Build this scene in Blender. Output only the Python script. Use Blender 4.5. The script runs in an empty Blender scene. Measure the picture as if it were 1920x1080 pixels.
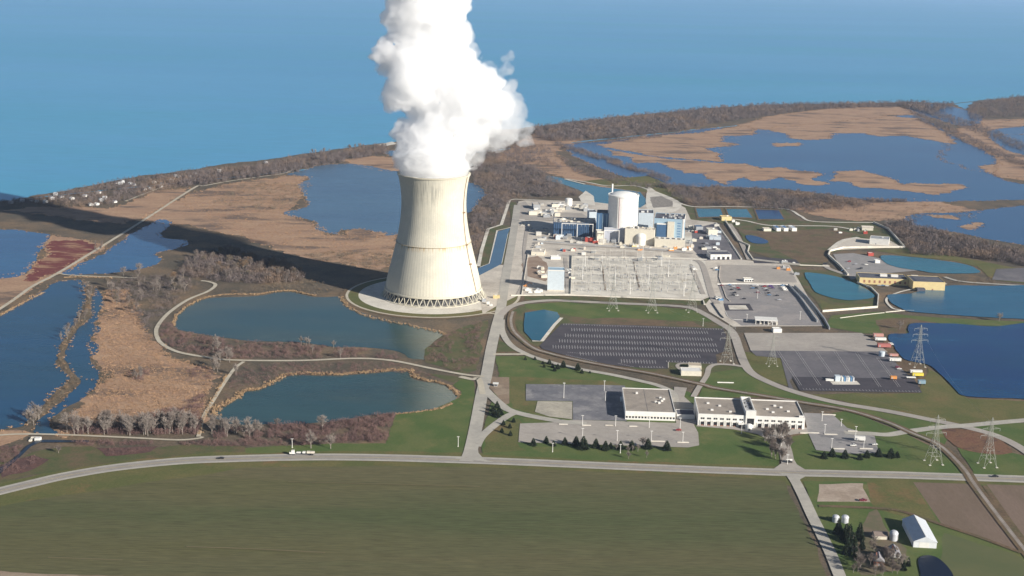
import bpy, math, random
import numpy as np
from mathutils import Vector, Matrix, noise
from mathutils.geometry import tessellate_polygon
random.seed(7); RNG = np.random.default_rng(7)
SC = bpy.context.scene
COL = SC.collection
# ------------------------------------------------------------------ camera, world, sun, exposure
FPX = 2400.0; CAMH = 390.0; PITCH = math.atan(600/2400); ROLL = math.radians(1.2)
cam = bpy.data.cameras.new('camera'); camo = bpy.data.objects.new('camera', cam); COL.objects.link(camo)
cam.sensor_width = 36; cam.lens = FPX*36/1920; cam.clip_start = 1; cam.clip_end = 90000
RM = Matrix.Rotation(math.pi/2-PITCH, 4, 'X') @ Matrix.Rotation(ROLL, 4, 'Z')
camo.matrix_world = Matrix.Translation((0,0,CAMH)) @ RM
SC.camera = camo
SUN_AZ = math.atan2(.80, -.60); SUN_EL = math.radians(22)
w = bpy.data.worlds.new('World'); SC.world = w; w.use_nodes = True
nt = w.node_tree; bg = nt.nodes['Background']; sky = nt.nodes.new('ShaderNodeTexSky')
sky.sky_type = 'NISHITA'; sky.sun_disc = False; sky.sun_elevation = SUN_EL; sky.sun_rotation = SUN_AZ
sky.altitude = 200; sky.air_density = .6; sky.dust_density = .25; sky.ozone_density = 1.5
nt.links.new(sky.outputs[0], bg.inputs[0]); bg.inputs[1].default_value = 0.05
sl = bpy.data.lights.new('sun', 'SUN'); so = bpy.data.objects.new('sun', sl); COL.objects.link(so)
sl.energy = 5.0; sl.angle = math.radians(.5); sl.color = (1, .945, .86)
sd = Vector((math.sin(SUN_AZ)*math.cos(SUN_EL), math.cos(SUN_AZ)*math.cos(SUN_EL), math.sin(SUN_EL)))
so.rotation_euler = sd.to_track_quat('Z', 'Y').to_euler()
SC.view_settings.view_transform = 'Standard'; SC.view_settings.look = 'None'
SC.view_settings.exposure = 0.74; SC.view_settings.gamma = 1
SC.render.engine = 'CYCLES'
SC.cycles.max_bounces = 24; SC.cycles.volume_bounces = 20; SC.cycles.diffuse_bounces = 3; SC.cycles.glossy_bounces = 3
SC.cycles.transparent_max_bounces = 16; SC.cycles.use_denoising = True
# ------------------------------------------------------------------ helpers
def ray(px, py):
    return (RM.to_3x3() @ Vector(((px-960)/FPX, -(py-540)/FPX, -1)))
def G(px, py, z=0.0):
    d = ray(px, py); dz = min(d.z, -.0035); t = (z-CAMH)/dz
    return Vector((d.x*t, d.y*t, z))
def V(px, py, Y):
    d = ray(px, py); t = Y/d.y
    return Vector((d.x*t, Y, CAMH+d.z*t))
def scale_at(px, py): return (G(px+1, py)-G(px, py)).length
def link(o): COL.objects.link(o); return o
def tag(o, label=None, cat=None, group=None, kind=None):
    if label: o['label'] = label
    if cat: o['category'] = cat
    if group: o['group'] = group
    if kind: o['kind'] = kind
    return o
def thing(name, label, cat, loc=(0,0,0), rz=0, group=None):
    o = bpy.data.objects.new(name, None); link(o); o.location = loc; o.rotation_euler = (0,0,rz)
    o.empty_display_size = 2
    return tag(o, label, cat, group)
class MB:
    def __init__(s): s.v = []; s.f = []
    def add(s, vs, fs):
        n = len(s.v); s.v += [tuple(v) for v in vs]; s.f += [tuple(i+n for i in f) for f in fs]; return s
    def box(s, x0, y0, z0, x1, y1, z1):
        return s.add([(x0,y0,z0),(x1,y0,z0),(x1,y1,z0),(x0,y1,z0),(x0,y0,z1),(x1,y0,z1),(x1,y1,z1),(x0,y1,z1)],
              [(0,3,2,1),(4,5,6,7),(0,1,5,4),(1,2,6,5),(2,3,7,6),(3,0,4,7)])
    def cyl(s, x, y, z0, z1, r0, r1=None, n=16, cap=True):
        r1 = r0 if r1 is None else r1; vs = []; fs = []
        for k in range(n):
            a = 2*math.pi*k/n; c, q = math.cos(a), math.sin(a)
            vs += [(x+r0*c,y+r0*q,z0),(x+r1*c,y+r1*q,z1)]
        for k in range(n):
            a, b = 2*k, 2*((k+1)%n); fs.append((a,b,b+1,a+1))
        if cap: fs.append(tuple(2*k+1 for k in range(n))); fs.append(tuple(2*k for k in reversed(range(n))))
        return s.add(vs, fs)
    def lathe(s, x, y, prof, n=32):
        vs = []; fs = []; m = len(prof)
        for k in range(n):
            a = 2*math.pi*k/n
            for r, z in prof: vs.append((x+r*math.cos(a), y+r*math.sin(a), z))
        for k in range(n):
            for j in range(m-1):
                a = k*m+j; b = ((k+1)%n)*m+j; fs.append((a,b,b+1,a+1))
        return s.add(vs, fs)
    def bar(s, a, b, r, r2=None, n=4):
        a = Vector(a); b = Vector(b); d = b-a; r2 = r if r2 is None else r2
        if d.length < 1e-6: return s
        d.normalize(); u = d.cross(Vector((0,0,1)) if abs(d.z) < .95 else Vector((1,0,0))).normalized(); w_ = d.cross(u)
        vs = []
        for P, q in ((a, r), (b, r2)):
            for k in range(n):
                t = 2*math.pi*k/n+math.pi/4; vs.append(P+(u*math.cos(t)+w_*math.sin(t))*q)
        fs = [(k,(k+1)%n,n+(k+1)%n,n+k) for k in range(n)]+[tuple(reversed(range(n))), tuple(range(n,2*n))]
        return s.add(vs, fs)
    def gable(s, x0, y0, x1, y1, z0, zr, ov=.4, axis='x'):
        if axis == 'x':
            ym = (y0+y1)/2; x0 -= ov; x1 += ov; y0 -= ov; y1 += ov
            return s.add([(x0,y0,z0),(x1,y0,z0),(x1,y1,z0),(x0,y1,z0),(x0,ym,zr),(x1,ym,zr)],
                [(0,3,2,1),(0,1,5,4),(2,3,4,5),(1,2,5),(3,0,4)])
        xm = (x0+x1)/2; x0 -= ov; x1 += ov; y0 -= ov; y1 += ov
        return s.add([(x0,y0,z0),(x1,y0,z0),(x1,y1,z0),(x0,y1,z0),(xm,y0,zr),(xm,y1,zr)],
                [(0,3,2,1),(0,1,4),(1,2,5,4),(2,3,5),(3,0,4,5)])
    def mesh(s, name, m):
        me = bpy.data.meshes.new(name); me.from_pydata(s.v, [], s.f); me.update()
        if m: me.materials.append(m)
        return me
    def build(s, name, m, parent=None, loc=None, smooth=False):
        me = s.mesh(name, m); o = bpy.data.objects.new(name, me); link(o)
        if parent: o.parent = parent
        if loc is not None: o.location = loc
        if smooth: me.shade_smooth()
        return o
def copy_tree(o, parent=None):
    c = o.copy(); COL.objects.link(c); c.parent = parent
    for ch in list(o.children): copy_tree(ch, c)
    return c
def catmull(p, closed=False, n=6):
    p = [Vector(q) for q in p]; out = []; m = len(p)
    rng = range(m) if closed else range(m-1)
    for i in rng:
        g = (lambda k: p[k%m]) if closed else (lambda k: p[max(0,min(m-1,k))])
        a, b, c, d = g(i-1), g(i), g(i+1), g(i+2)
        for k in range(n):
            t = k/n
            out.append(.5*((2*b)+(c-a)*t+(2*a-5*b+4*c-d)*t*t+(3*b-a-3*c+d)*t**3))
    if not closed: out.append(p[-1])
    return out
def rag(pts, amp, seg, seed=0):
    """break a closed outline into an irregular natural one"""
    out = []; m = len(pts)
    for i in range(m):
        a, b = pts[i], pts[(i+1)%m]; L = (b-a).length; k = max(1, int(L/seg)); nrm = Vector((-(b-a).y, (b-a).x, 0))
        if nrm.length < 1e-6: continue
        nrm.normalize()
        for j in range(k):
            q = a.lerp(b, j/k); e = 1 if L < 4000 else 0
            h = noise.noise(Vector((q.x/60+seed, q.y/60, 0)))*1.5+noise.noise(Vector((q.x/19, q.y/19, seed)))*1.3+noise.noise(Vector((q.x/6.5, q.y/6.5, seed+5)))*.8
            out.append(q+nrm*h*amp*e)
    return out
ZC = [0.0]; EDGES = []; BANKS = []
def sheet(name, pts, m, z=None, amp=0, seg=8, smooth=False, thick=0, seed=0, kind='structure', world=False):
    """flat ground sheet (or slab THICK m high) from an outline"""
    P = [Vector((p[0],p[1],0)) for p in pts] if world else [G(*p) for p in pts]
    if smooth: P = catmull(P, True, 5)
    if amp: P = rag(P, amp, seg, seed)
    if z is None: ZC[0] += .0045; z = .05+ZC[0]
    if name == 'marsh' or (name == 'pond' and amp >= 2): EDGES.append((P, m.name))
    tri = tessellate_polygon([P]); n = len(P)
    vs = [(p.x,p.y,z+thick) for p in P]; fs = []
    for t in tri:
        a, b, c = (P[i] for i in t)
        fs.append(tuple(t) if (b-a).cross(c-a).z > 0 else tuple(reversed(t)))
    if thick:
        vs += [(p.x,p.y,0) for p in P]; fs += [(i,(i+1)%n,n+(i+1)%n,n+i) for i in range(n)]
    me = bpy.data.meshes.new(name); me.from_pydata(vs, [], fs); me.materials.append(m)
    o = bpy.data.objects.new(name, me); link(o); tag(o, kind=kind); return o
def strip(name, pts, width, m, z=None, smooth=True, px=True, h=0, kind='structure', dz0=None):
    """ribbon (road, path) or wall of height H along a line"""
    P = [G(*p) for p in pts] if px else [Vector(p) for p in pts]
    if smooth: P = catmull(P, False, 8)
    if z is None: ZC[0] += .0045; z = .05+ZC[0]
    vs = []; fs = []; n = len(P)
    for i, p in enumerate(P):
        t = (P[min(i+1,n-1)]-P[max(i-1,0)]); t.z = 0; t.normalize(); q = Vector((-t.y,t.x,0))*width/2
        if h: vs += [(p+q).to_tuple()[:2]+(0,), (p+q).to_tuple()[:2]+(h,), (p-q).to_tuple()[:2]+(h,), (p-q).to_tuple()[:2]+(0,)]
        else: vs += [(p.x+q.x,p.y+q.y,z),(p.x-q.x,p.y-q.y,z)]
    k = 4 if h else 2
    for i in range(n-1):
        a = i*k; b = a+k
        if h: fs += [(a,a+1,b+1,b),(a+1,a+2,b+2,b+1),(a+2,a+3,b+3,b+2)]
        else: fs.append((a,a+1,b+1,b))
    if h: fs += [(0,3,2,1),((n-1)*4,(n-1)*4+1,(n-1)*4+2,(n-1)*4+3)]
    me = bpy.data.meshes.new(name); me.from_pydata(vs, [], fs); me.materials.append(m)
    o = bpy.data.objects.new(name, me); link(o)
    if kind: tag(o, kind=kind)
    return o
# ------------------------------------------------------------------ materials
def mat(name, c1, c2=None, sc=.05, c3=None, sc3=.01, rough=.9, fine=None, spec=.2, bump=0, lo=.4, hi=.6, lo3=.5, hi3=.62, stretch=None, metal=0):
    m = bpy.data.materials.new(name); m.use_nodes = True; t = m.node_tree; N = t.nodes.new; L = t.links.new
    b = t.nodes['Principled BSDF']; b.inputs['Roughness'].default_value = rough; b.inputs['Specular IOR Level'].default_value = spec; b.inputs['Metallic'].default_value = metal
    if c2 is None: c2 = tuple(x*.82 for x in c1)
    g = N('ShaderNodeNewGeometry'); src = g.outputs['Position']
    if stretch:
        mp = N('ShaderNodeMapping'); mp.inputs['Rotation'].default_value = (0,0,stretch[2]); mp.inputs['Scale'].default_value = (stretch[0],stretch[1],1); L(src, mp.inputs[0]); src = mp.outputs[0]
    def nz(s, det=5, rg=.6):
        n = N('ShaderNodeTexNoise'); n.inputs['Scale'].default_value = s; n.inputs['Detail'].default_value = det; n.inputs['Roughness'].default_value = rg; L(src, n.inputs['Vector']); return n
    def ramp(n, a, b_):
        r = N('ShaderNodeMapRange'); r.inputs[1].default_value = a; r.inputs[2].default_value = b_; L(n.outputs[0], r.inputs[0]); return r.outputs[0]
    mx = N('ShaderNodeMix'); mx.data_type = 'RGBA'; L(ramp(nz(sc), lo, hi), mx.inputs[0]); mx.inputs[6].default_value = (*c1,1); mx.inputs[7].default_value = (*c2,1); out = mx.outputs[2]
    if c3:
        m3 = N('ShaderNodeMix'); m3.data_type = 'RGBA'; L(ramp(nz(sc3,8,.65), lo3, hi3), m3.inputs[0]); L(out, m3.inputs[6]); m3.inputs[7].default_value = (*c3,1); out = m3.outputs[2]
    if fine:
        m4 = N('ShaderNodeMix'); m4.data_type = 'RGBA'; m4.blend_type = 'MULTIPLY'; m4.inputs[0].default_value = 1; L(out, m4.inputs[6])
        r = N('ShaderNodeMapRange'); r.inputs[1].default_value = .3; r.inputs[2].default_value = .7; r.inputs[3].default_value = 1-fine[1]; r.inputs[4].default_value = 1+fine[1]*.6
        L(nz(fine[0],3,.7).outputs[0], r.inputs[0]); L(r.outputs[0], m4.inputs[7]); out = m4.outputs[2]
    L(out, b.inputs['Base Color'])
    if bump:
        bp = N('ShaderNodeBump'); bp.inputs['Strength'].default_value = 1; bp.inputs['Distance'].default_value = bump; L(nz(.5,4,.7).outputs[0], bp.inputs['Height']); L(bp.outputs[0], b.inputs['Normal'])
    return m
def water(name, c1, c2, sc=.004, rough=.25, c3=None, sc3=.002, spec=.5, wave=.12):
    m = mat(name, c1, c2, sc, c3, sc3, rough=rough, spec=spec, lo=.35, hi=.65, lo3=.45, hi3=.7, stretch=(.45,1.5,.25), fine=(.03,.10))
    t = m.node_tree; b = t.nodes['Principled BSDF']; b.inputs['IOR'].default_value = 1.33
    n = t.nodes.new('ShaderNodeTexNoise'); n.inputs['Scale'].default_value = .25; n.inputs['Detail'].default_value = 4
    g = t.nodes.new('ShaderNodeNewGeometry'); t.links.new(g.outputs['Position'], n.inputs['Vector'])
    bp = t.nodes.new('ShaderNodeBump'); bp.inputs['Distance'].default_value = wave; t.links.new(n.outputs[0], bp.inputs['Height']); t.links.new(bp.outputs[0], b.inputs['Normal'])
    return m
SCRUB = mat('scrub', (.15,.115,.08), (.10,.085,.062), .03, (.20,.14,.085), .012, fine=(.35,.35))
REED = mat('reed', (.42,.275,.175), (.36,.225,.145), .04, (.17,.12,.09), .016, lo3=.52, hi3=.62, fine=(.5,.3), stretch=(.5,1.2,.1), bump=.5)
REEDY = mat('bank_reed', (.44,.29,.14), (.36,.22,.11), .06, fine=(.6,.35))
REDBUSH = mat('red_marsh', (.17,.05,.045), (.34,.20,.12), .06, fine=(.6,.3), lo=.5, hi=.6, stretch=(.4,1,.4))
GRASS = mat('grass', (.076,.118,.032), (.115,.135,.044), .03, (.17,.155,.06), .02, lo3=.58, hi3=.72, fine=(.6,.15))
GRASS2 = mat('olive_grass', (.105,.115,.038), (.145,.13,.05), .03, (.20,.125,.06), .02, lo3=.56, hi3=.68, fine=(.5,.2))
GREENV = mat('green_verge', (.078,.098,.038), (.115,.105,.05), .05, (.14,.105,.06), .03, fine=(.6,.2))
FIELD = mat('winter_crop', (.114,.109,.048), (.140,.120,.062), .012, (.088,.100,.042), .006, lo=.38, hi=.62, lo3=.46, hi3=.62, fine=(.45,.3), stretch=(.13,1.5,-.03))
PLOUGH = mat('ploughed', (.20,.145,.11), (.17,.125,.09), .03, (.26,.19,.14), .02, lo3=.6, hi3=.75, fine=(.6,.12), stretch=(1.4,.3,-.25))
DIRT = mat('dirt', (.27,.20,.14), (.21,.155,.11), .04, (.33,.26,.19), .03, fine=(.5,.15))
BROWN = mat('brown_ditch', (.14,.095,.06), (.17,.12,.07), .06, (.11,.10,.05), .04, fine=(.5,.3))
SAND = mat('gravel_yard', (.60,.54,.455), (.52,.47,.40), .03, (.41,.36,.30), .02, lo3=.52, hi3=.68, fine=(.35,.16))
PALE = mat('pale_gravel', (.68,.635,.545), (.59,.55,.475), .05, (.44,.39,.31), .03, lo3=.55, hi3=.7, fine=(.4,.15))
CONC = mat('concrete_paving', (.40,.36,.315), (.36,.325,.285), .03, (.32,.29,.26), .02, lo3=.5, hi3=.7, fine=(.2,.1))
ASPH = mat('asphalt', (.155,.145,.155), (.125,.12,.13), .03, (.20,.185,.185), .02, lo3=.52, hi3=.68, fine=(.3,.12))
ASPHD = mat('dark_asphalt', (.078,.070,.080), (.060,.056,.066), .04, fine=(.3,.1))
ROADM = mat('road_concrete', (.45,.42,.36), (.38,.355,.31), .05, fine=(.3,.1))
HWYM = mat('highway_lane', (.40,.37,.32), (.34,.315,.28), .08, fine=(.3,.1))
HWYT = mat('tyre_track', (.20,.18,.165), (.24,.22,.20), .05)
LANEM = mat('gravel_lane', (.52,.47,.37), (.45,.40,.31), .1, fine=(.4,.1))
WHITEP = mat('white_paint', (.50,.48,.47), (.36,.34,.34), .2)
LAKE = water('lake_water', (.085,.31,.52), (.11,.355,.56), .0006, rough=.35, c3=(.07,.33,.47), sc3=.0008)
MARSHW = water('marsh_water', (.032,.11,.22), (.026,.08,.18), .004, rough=.22)
PONDW = water('pond_water', (.028,.068,.074), (.034,.078,.08), .01, rough=.2, c3=(.095,.10,.06), sc3=.003)
TURQ = water('basin_water', (.03,.16,.21), (.03,.14,.20), .02, rough=.2)
DEEP = water('quarry_water', (.006,.035,.13), (.008,.045,.12), .008, rough=.2, c3=(.012,.075,.16), sc3=.01)
# ------------------------------------------------------------------ ground, lake, marsh, ponds
sheet('ground', [(-30000,-1200),(30000,-1200),(30000,9000),(-30000,9000)], SCRUB, z=0, world=True)
sh = [G(*p) for p in [(-150,392),(0,378),(100,362),(215,338),(330,322),(430,307),(500,299),(600,284),(720,268),(860,252),(1000,238),(1100,225),(1230,212),(1330,203),(1450,196),(1600,194),(1720,191),(1790,196),(1812,205),(1822,192),(1920,180),(2050,168)]]
sh = rag(sh[:-1], 6, 12)[:-1]+[sh[-1]]
sheet('lake', [(-50000,sh[0].y-400)]+[(p.x,p.y) for p in sh]+[(50000,sh[-1].y+900),(50000,70000),(-50000,70000)], LAKE, world=True)
sheet('marsh', [(270,410),(330,375),(400,350),(470,338),(560,330),(575,345),(560,380),(530,402),(590,420),(612,440),(745,440),(745,500),(700,505),(560,480),(470,450),(370,425),(320,420)], REED, amp=8, seg=4)
sheet('marsh', [(-90,600),(-90,520),(45,515),(75,480),(95,442),(170,450),(200,458),(110,515),(62,540),(15,572),(-30,605)], REED, amp=7, seg=4)
sheet('marsh', [(75,482),(95,452),(150,450),(185,458),(170,472),(120,500),(60,530),(50,520)], REDBUSH, amp=8, seg=5)
sheet('marsh', [(0,395),(85,385),(200,392),(300,358),(360,352),(280,405),(230,420),(150,412),(60,400)], REED, amp=7, seg=4)
sheet('marsh', [(195,545),(240,542),(262,590),(285,640),(330,672),(400,690),(395,730),(375,790),(300,800),(200,812),(110,815),(95,800),(160,755),(195,700),(175,660),(185,620),(190,590)], REED, amp=8, seg=4)
sheet('marsh', [(-90,830),(-90,806),(30,806),(60,812),(40,822),(0,835)], REED, amp=3)
sheet('marsh', [(640,300),(700,292),(750,295),(760,320),(735,322),(690,314)], REED, amp=7, seg=4)
sheet('marsh', [(1000,250),(1100,262),(1060,275),(1040,290),(1100,330),(1160,345),(1240,352),(1200,362),(1100,345),(1000,318),(930,300),(940,290)], REED, amp=10, seg=5)
sheet('marsh', [(1480,392),(1560,372),(1680,372),(1760,378),(1830,395),(1830,410),(1720,403),(1690,415),(1640,415),(1560,410)], REED, amp=10, seg=5)
sheet('marsh', [(1760,300),(1800,240),(1990,215),(1990,330),(1900,335),(1850,325)], REED, amp=10, seg=5)
sheet('marsh', [(1780,250),(1830,225),(1990,222),(1990,245),(1850,256)], REED, amp=10, seg=5)
W = lambda name, pts, m, amp=3, seg=4, smooth=True, **k: sheet(name, pts, m, amp=amp, seg=seg, smooth=smooth, **k)
W('pond', [(-90,425),(0,430),(32,431),(62,436),(92,442),(82,460),(75,480),(62,497),(45,515),(0,522),(-90,528)], MARSHW)
W('pond', [(272,425),(300,412),(322,417),(312,430),(300,440),(320,448),(352,451),(345,462),(305,472),(294,478),(303,486),(288,497),(250,507),(212,512),(122,515),(140,502),(175,485),(215,462),(232,447)], MARSHW)
W('pond', [(-90,640),(0,588),(20,577),(47,562),(82,546),(95,533),(120,526),(158,527),(158,560),(150,590),(130,620),(112,650),(108,680),(130,708),(105,735),(75,765),(50,790),(42,800),(0,806),(-90,808)], mat_p3:=water('left_pond_water', (.018,.07,.14), (.022,.068,.105), .006))
W('pond', [(180,540),(197,565),(185,590),(174,607),(190,617),(168,635),(185,650),(182,662),(166,672),(178,690),(191,703),(176,730),(140,757),(112,772),(94,795),(108,812),(66,812),(70,790),(92,770),(125,740),(150,715),(132,695),(122,670),(128,648),(145,617),(170,597),(170,572),(175,555)], mat_p3, amp=2, seg=4)
W('pond', [(480,555),(540,547),(590,557),(640,557),(655,575),(692,592),(752,605),(802,616),(838,627),(827,642),(802,650),(797,662),(808,673),(772,672),(747,660),(685,652),(610,650),(560,642),(480,640),(432,635),(380,627),(350,622),(327,612),(330,595),(357,572),(390,559)], PONDW, amp=1.5)
W('pond', [(460,735),(485,731),(517,717),(535,707),(565,704),(635,705),(685,701),(762,697),(775,709),(797,716),(830,722),(850,735),(860,742),(845,757),(817,767),(742,776),(700,777),(660,785),(610,792),(510,797),(440,796),(400,782),(405,770),(425,760),(445,747)], PONDW, amp=1.5)
W('pond', [(540,327),(560,321),(600,310),(652,307),(695,312),(735,320),(800,322),(878,338),(910,362),(895,380),(877,400),(800,430),(727,441),(677,432),(642,432),(635,440),(612,437),(590,425),(592,415),(532,401),(572,388),(575,375),(562,347),(577,332)], mat_p7:=water('back_pond_water', (.07,.14,.21), (.06,.12,.19), .006), amp=4)
W('pond', [(718,283),(750,282),(752,294),(728,291)], mat_p7)
W('canal', [(1022,328),(1065,336),(1097,346),(1140,352),(1200,360),(1212,375),(1206,394),(1115,394),(1112,371),(1085,356),(1060,347),(1022,337)], TURQ, amp=0, smooth=False)
W('pond', [(1058,278),(1075,268),(1130,266),(1200,256),(1270,249),(1300,243),(1340,240),(1380,240),(1400,236),(1440,240),(1700,215),(1715,212),(1790,255),(1850,285),(1870,300),(1868,330),(1920,345),(1990,350),(1990,372),(1750,378),(1640,376),(1560,366),(1480,356),(1400,352),(1300,350),(1250,345),(1180,335),(1120,313),(1085,298)], MARSHW, amp=5)
W('pond', [(1696,410),(1725,400),(1800,398),(1920,385),(1990,380),(1990,470),(1920,460),(1857,449),(1797,437),(1749,430),(1713,422)], MARSHW, amp=3)
W('pond', [(1850,247),(1915,237),(1990,230),(1990,305),(1920,291),(1880,278)], MARSHW, amp=3)
W('pond', [(1700,200),(1760,195),(1830,212),(1840,230),(1800,236),(1760,225),(1715,212)], MARSHW, amp=6)
for k, (pts, sd_) in enumerate([
  ([(1127,272),(1167,264),(1200,257),(1272,252),(1310,249),(1360,241),(1410,228),(1440,218),(1540,205),(1630,196),(1690,200),(1715,210),(1712,216),(1650,216),(1720,222),(1777,252),(1790,270),(1740,262),(1702,255),(1647,255),(1615,250),(1562,250),(1557,261),(1515,262),(1490,260),(1472,250),(1440,244),(1415,242),(1410,254),(1355,255),(1350,265),(1380,271),(1325,279),(1355,295),(1352,303),(1300,299),(1240,294),(1190,285),(1140,276)], 1),
  ([(1140,281),(1190,289),(1240,297),(1300,302),(1352,306),(1400,307),(1430,317),(1462,314),(1542,326),(1525,337),(1552,345),(1515,347),(1462,332),(1440,337),(1410,340),(1395,332),(1377,337),(1360,347),(1330,335),(1327,325),(1285,325),(1260,315),(1235,305),(1192,305),(1185,295),(1147,290)], 2),
  ([(1570,322),(1615,320),(1677,337),(1690,347),(1715,344),(1790,345),(1815,352),(1750,366),(1710,360),(1665,355),(1615,352),(1595,342),(1555,339)], 3),
  ([(1835,312),(1875,307),(1990,320),(1990,345),(1870,332)], 4),
  ([(1452,270),(1500,268),(1502,273),(1456,275)], 5),
  ([(1800,424),(1835,417),(1842,425),(1818,432)], 6),
  ([(1720,402),(1785,404),(1798,411),(1760,409)], 7)]):
    sheet('marsh', pts, REED, amp=7, seg=4, seed=sd_*3)
sheet('marsh', [(642,433),(677,430),(727,437),(700,446),(650,446)], REED, amp=6, seg=3, seed=9)
sheet('marsh', [(535,330),(575,332),(565,345),(520,345),(480,350)], REED, amp=6, seg=3, seed=8)
# reed banks round the near ponds, 2 m tall
for pts, wd in [([(327,611),(330,594),(357,571),(390,557.5),(430,553),(480,552.5),(510,548),(540,545.5),(562,549),(590,555)],4),
            ([(640,557),(655,577),(692,594),(752,607),(802,618),(838,628)],5),
            ([(397,780),(404,768),(424,757),(444,745),(460,733),(485,729),(517,714),(535,704.5),(565,701),(635,702.5),(685,698.5),(762,694.5),(775,706)],9),
            ([(775,706),(797,713),(830,719),(852,733),(862,742)],5), ([(372,815),(384,780),(405,740),(425,703)],4), ([(846,757),(818,768),(742,777.5)],2.5),
            ([(0,592),(22,580),(48,566),(82,549)],3),([(120,521),(165,520),(210,522)],4)]:
    BANKS.append((catmull([G(*p) for p in pts], False, 30), wd))
# ------------------------------------------------------------------ dry ground, lawns, fields
A = lambda n, pts, m, amp=0, smooth=False, **k: sheet(n, pts, m, amp=amp, smooth=smooth, **k)
A('verge', [(-90,945),(0,905),(60,892),(119,880),(200,868),(280,858),(360,850),(460,842),(640,838),(870,845),(905,850),(1440,868),(1480,872),(1990,890),(1990,925),(1500,915),(1440,905),(1200,892),(940,882),(460,882),(286,908),(92,940),(0,958),(-90,985)], GRASS2, amp=1.5)
A('grass', [(-90,905),(0,862),(30,870),(60,850),(120,838),(170,838),(240,845),(330,835),(460,838),(460,848),(360,852),(280,860),(200,870),(119,882),(60,893),(0,908)], GREENV, amp=3)
A('grass', [(742,777),(817,767),(860,746),(865,735),(848,722),(870,707),(890,717),(892,740),(885,790),(872,850),(635,845),(460,850),(460,841),(635,832),(725,832),(735,790)], GRASS, amp=1.5)
A('grass', [(850,718),(800,700),(870,708)], GREENV)
A('grass', [(905,853),(900,830),(935,700),(928,668),(990,668),(1050,682),(1200,718),(1290,735),(1310,745),(1320,760),(1460,815),(1460,874),(1200,866)], GRASS, amp=1)
A('grass', [(957,706),(1150,716),(1170,724),(985,720),(986,752),(1007,753),(1003,775),(960,765),(955,740)], GRASS2, amp=2)
A('grass', [(905,850),(910,820),(950,790),(972,785),(975,795),(972,832),(990,846)], GRASS2, amp=2)
A('grass', [(1310,745),(1330,690),(1395,688),(1440,715),(1500,738),(1560,757),(1700,782),(1790,800),(1765,840),(1710,812),(1665,792),(1590,770),(1500,754),(1425,745)], GRASS, amp=1)
A('grass', [(1475,872),(1480,820),(1520,812),(1530,845),(1650,850),(1640,818),(1560,775),(1590,770),(1700,815),(1770,850),(1810,885),(1990,892),(1990,800),(1870,790),(1810,800),(1870,817),(1920,845),(1990,880),(1990,895),(1700,885)], GRASS)
A('grass', [(1490,880),(1480,822),(1520,812),(1540,790),(1590,770),(1700,815),(1790,862),(1800,884)], GRASS, amp=1)
A('grass', [(1795,840),(1900,850),(1990,870),(1990,893),(1825,886)], GRASS, amp=1)
A('grass', [(1510,740),(1560,740),(1727,737),(1740,690),(1765,705),(1790,730),(1815,747),(1990,755),(1990,790),(1900,788),(1800,795),(1665,768)], GRASS2, amp=2)
A('grass', [(1395,660),(1464,672),(1485,727),(1440,714),(1405,690)], GRASS2, amp=1)
A('grass', [(1560,592),(1650,585),(1700,592),(1830,600),(1920,603),(1990,605),(1990,612),(1865,612),(1715,606),(1700,617),(1702,625),(1665,628),(1620,625),(1545,612)], GRASS, amp=1.5)
A('grass', [(1640,600),(1700,597),(1760,606),(1700,617),(1700,626),(1660,632)], BROWN, amp=2)
A('grass', [(1480,505),(1570,508),(1640,540),(1648,577),(1542,582),(1500,530)], GREENV, amp=1)
A('grass', [(1535,560),(1560,572),(1640,570),(1645,577),(1542,582)], GRASS2, amp=1)
A('grass', [(1654,630),(1690,625),(1685,650),(1700,675),(1740,686),(1730,715),(1715,705),(1685,690),(1660,660)], BROWN, amp=1)
A('grass', [(950,590),(975,576),(1050,568),(1200,574),(1320,585),(1362,615),(1340,622),(1200,612),(1055,607),(1015,650),(1000,650),(975,625)], GREENV, amp=1.5)
A('grass', [(985,572),(1060,567),(1220,574),(1310,582),(1345,605),(1250,600),(1100,598),(1060,590),(1000,580)], GRASS, amp=3)
A('grass', [(1070,600),(1160,596),(1300,604),(1320,614),(1200,611),(1075,606)], BROWN, amp=2)
A('grass', [(975,553),(1318,563),(1332,556),(1333,567),(1318,573),(1200,569),(1050,562),(985,564)], GREENV)
A('grass', [(936,637),(972,660),(931,661)], GREENV)
A('grass', [(955,378),(968,380),(962,425),(940,422),(915,430),(900,482),(897,495),(903,505),(918,496),(932,433),(960,428)], GREENV)
A('grass', [(953,436),(963,430),(950,497),(940,495)], GREENV)
A('grass', [(975,425),(985,425),(975,470),(962,545),(952,545)], GREENV, amp=1)
A('ground', [(1255,680),(1345,684),(1400,690),(1330,700),(1310,722),(1190,698),(1180,690)], GREENV, amp=.5)
A('ground', [(1275,384),(1300,388),(1470,392),(1500,415),(1640,415),(1700,465),(1580,470),(1555,475),(1545,500),(1500,500),(1400,470),(1385,430),(1350,418),(1290,412)], GREENV, amp=1)
A('ground', [(1385,430),(1440,436),(1560,428),(1610,440),(1555,465),(1545,495),(1505,492),(1445,468),(1440,455),(1400,440)], DIRT, amp=3).data.materials[0] = BROWN
A('ground', [(1215,330),(1250,345),(1270,360),(1300,378),(1270,378),(1220,362),(1150,352),(1090,340)], GRASS2, amp=2)
A('ground', [(1640,470),(1700,465),(1760,475),(1920,505),(1990,520),(1990,540),(1860,525),(1833,500),(1790,490),(1700,480)], GRASS2, amp=2)
A('ground', [(920,707),(955,708),(955,757),(945,760),(930,740),(918,728)], DIRT)
A('ground', [(835,625),(915,600),(905,645),(897,695),(870,703),(800,680),(800,655)], GREENV, amp=2)
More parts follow.
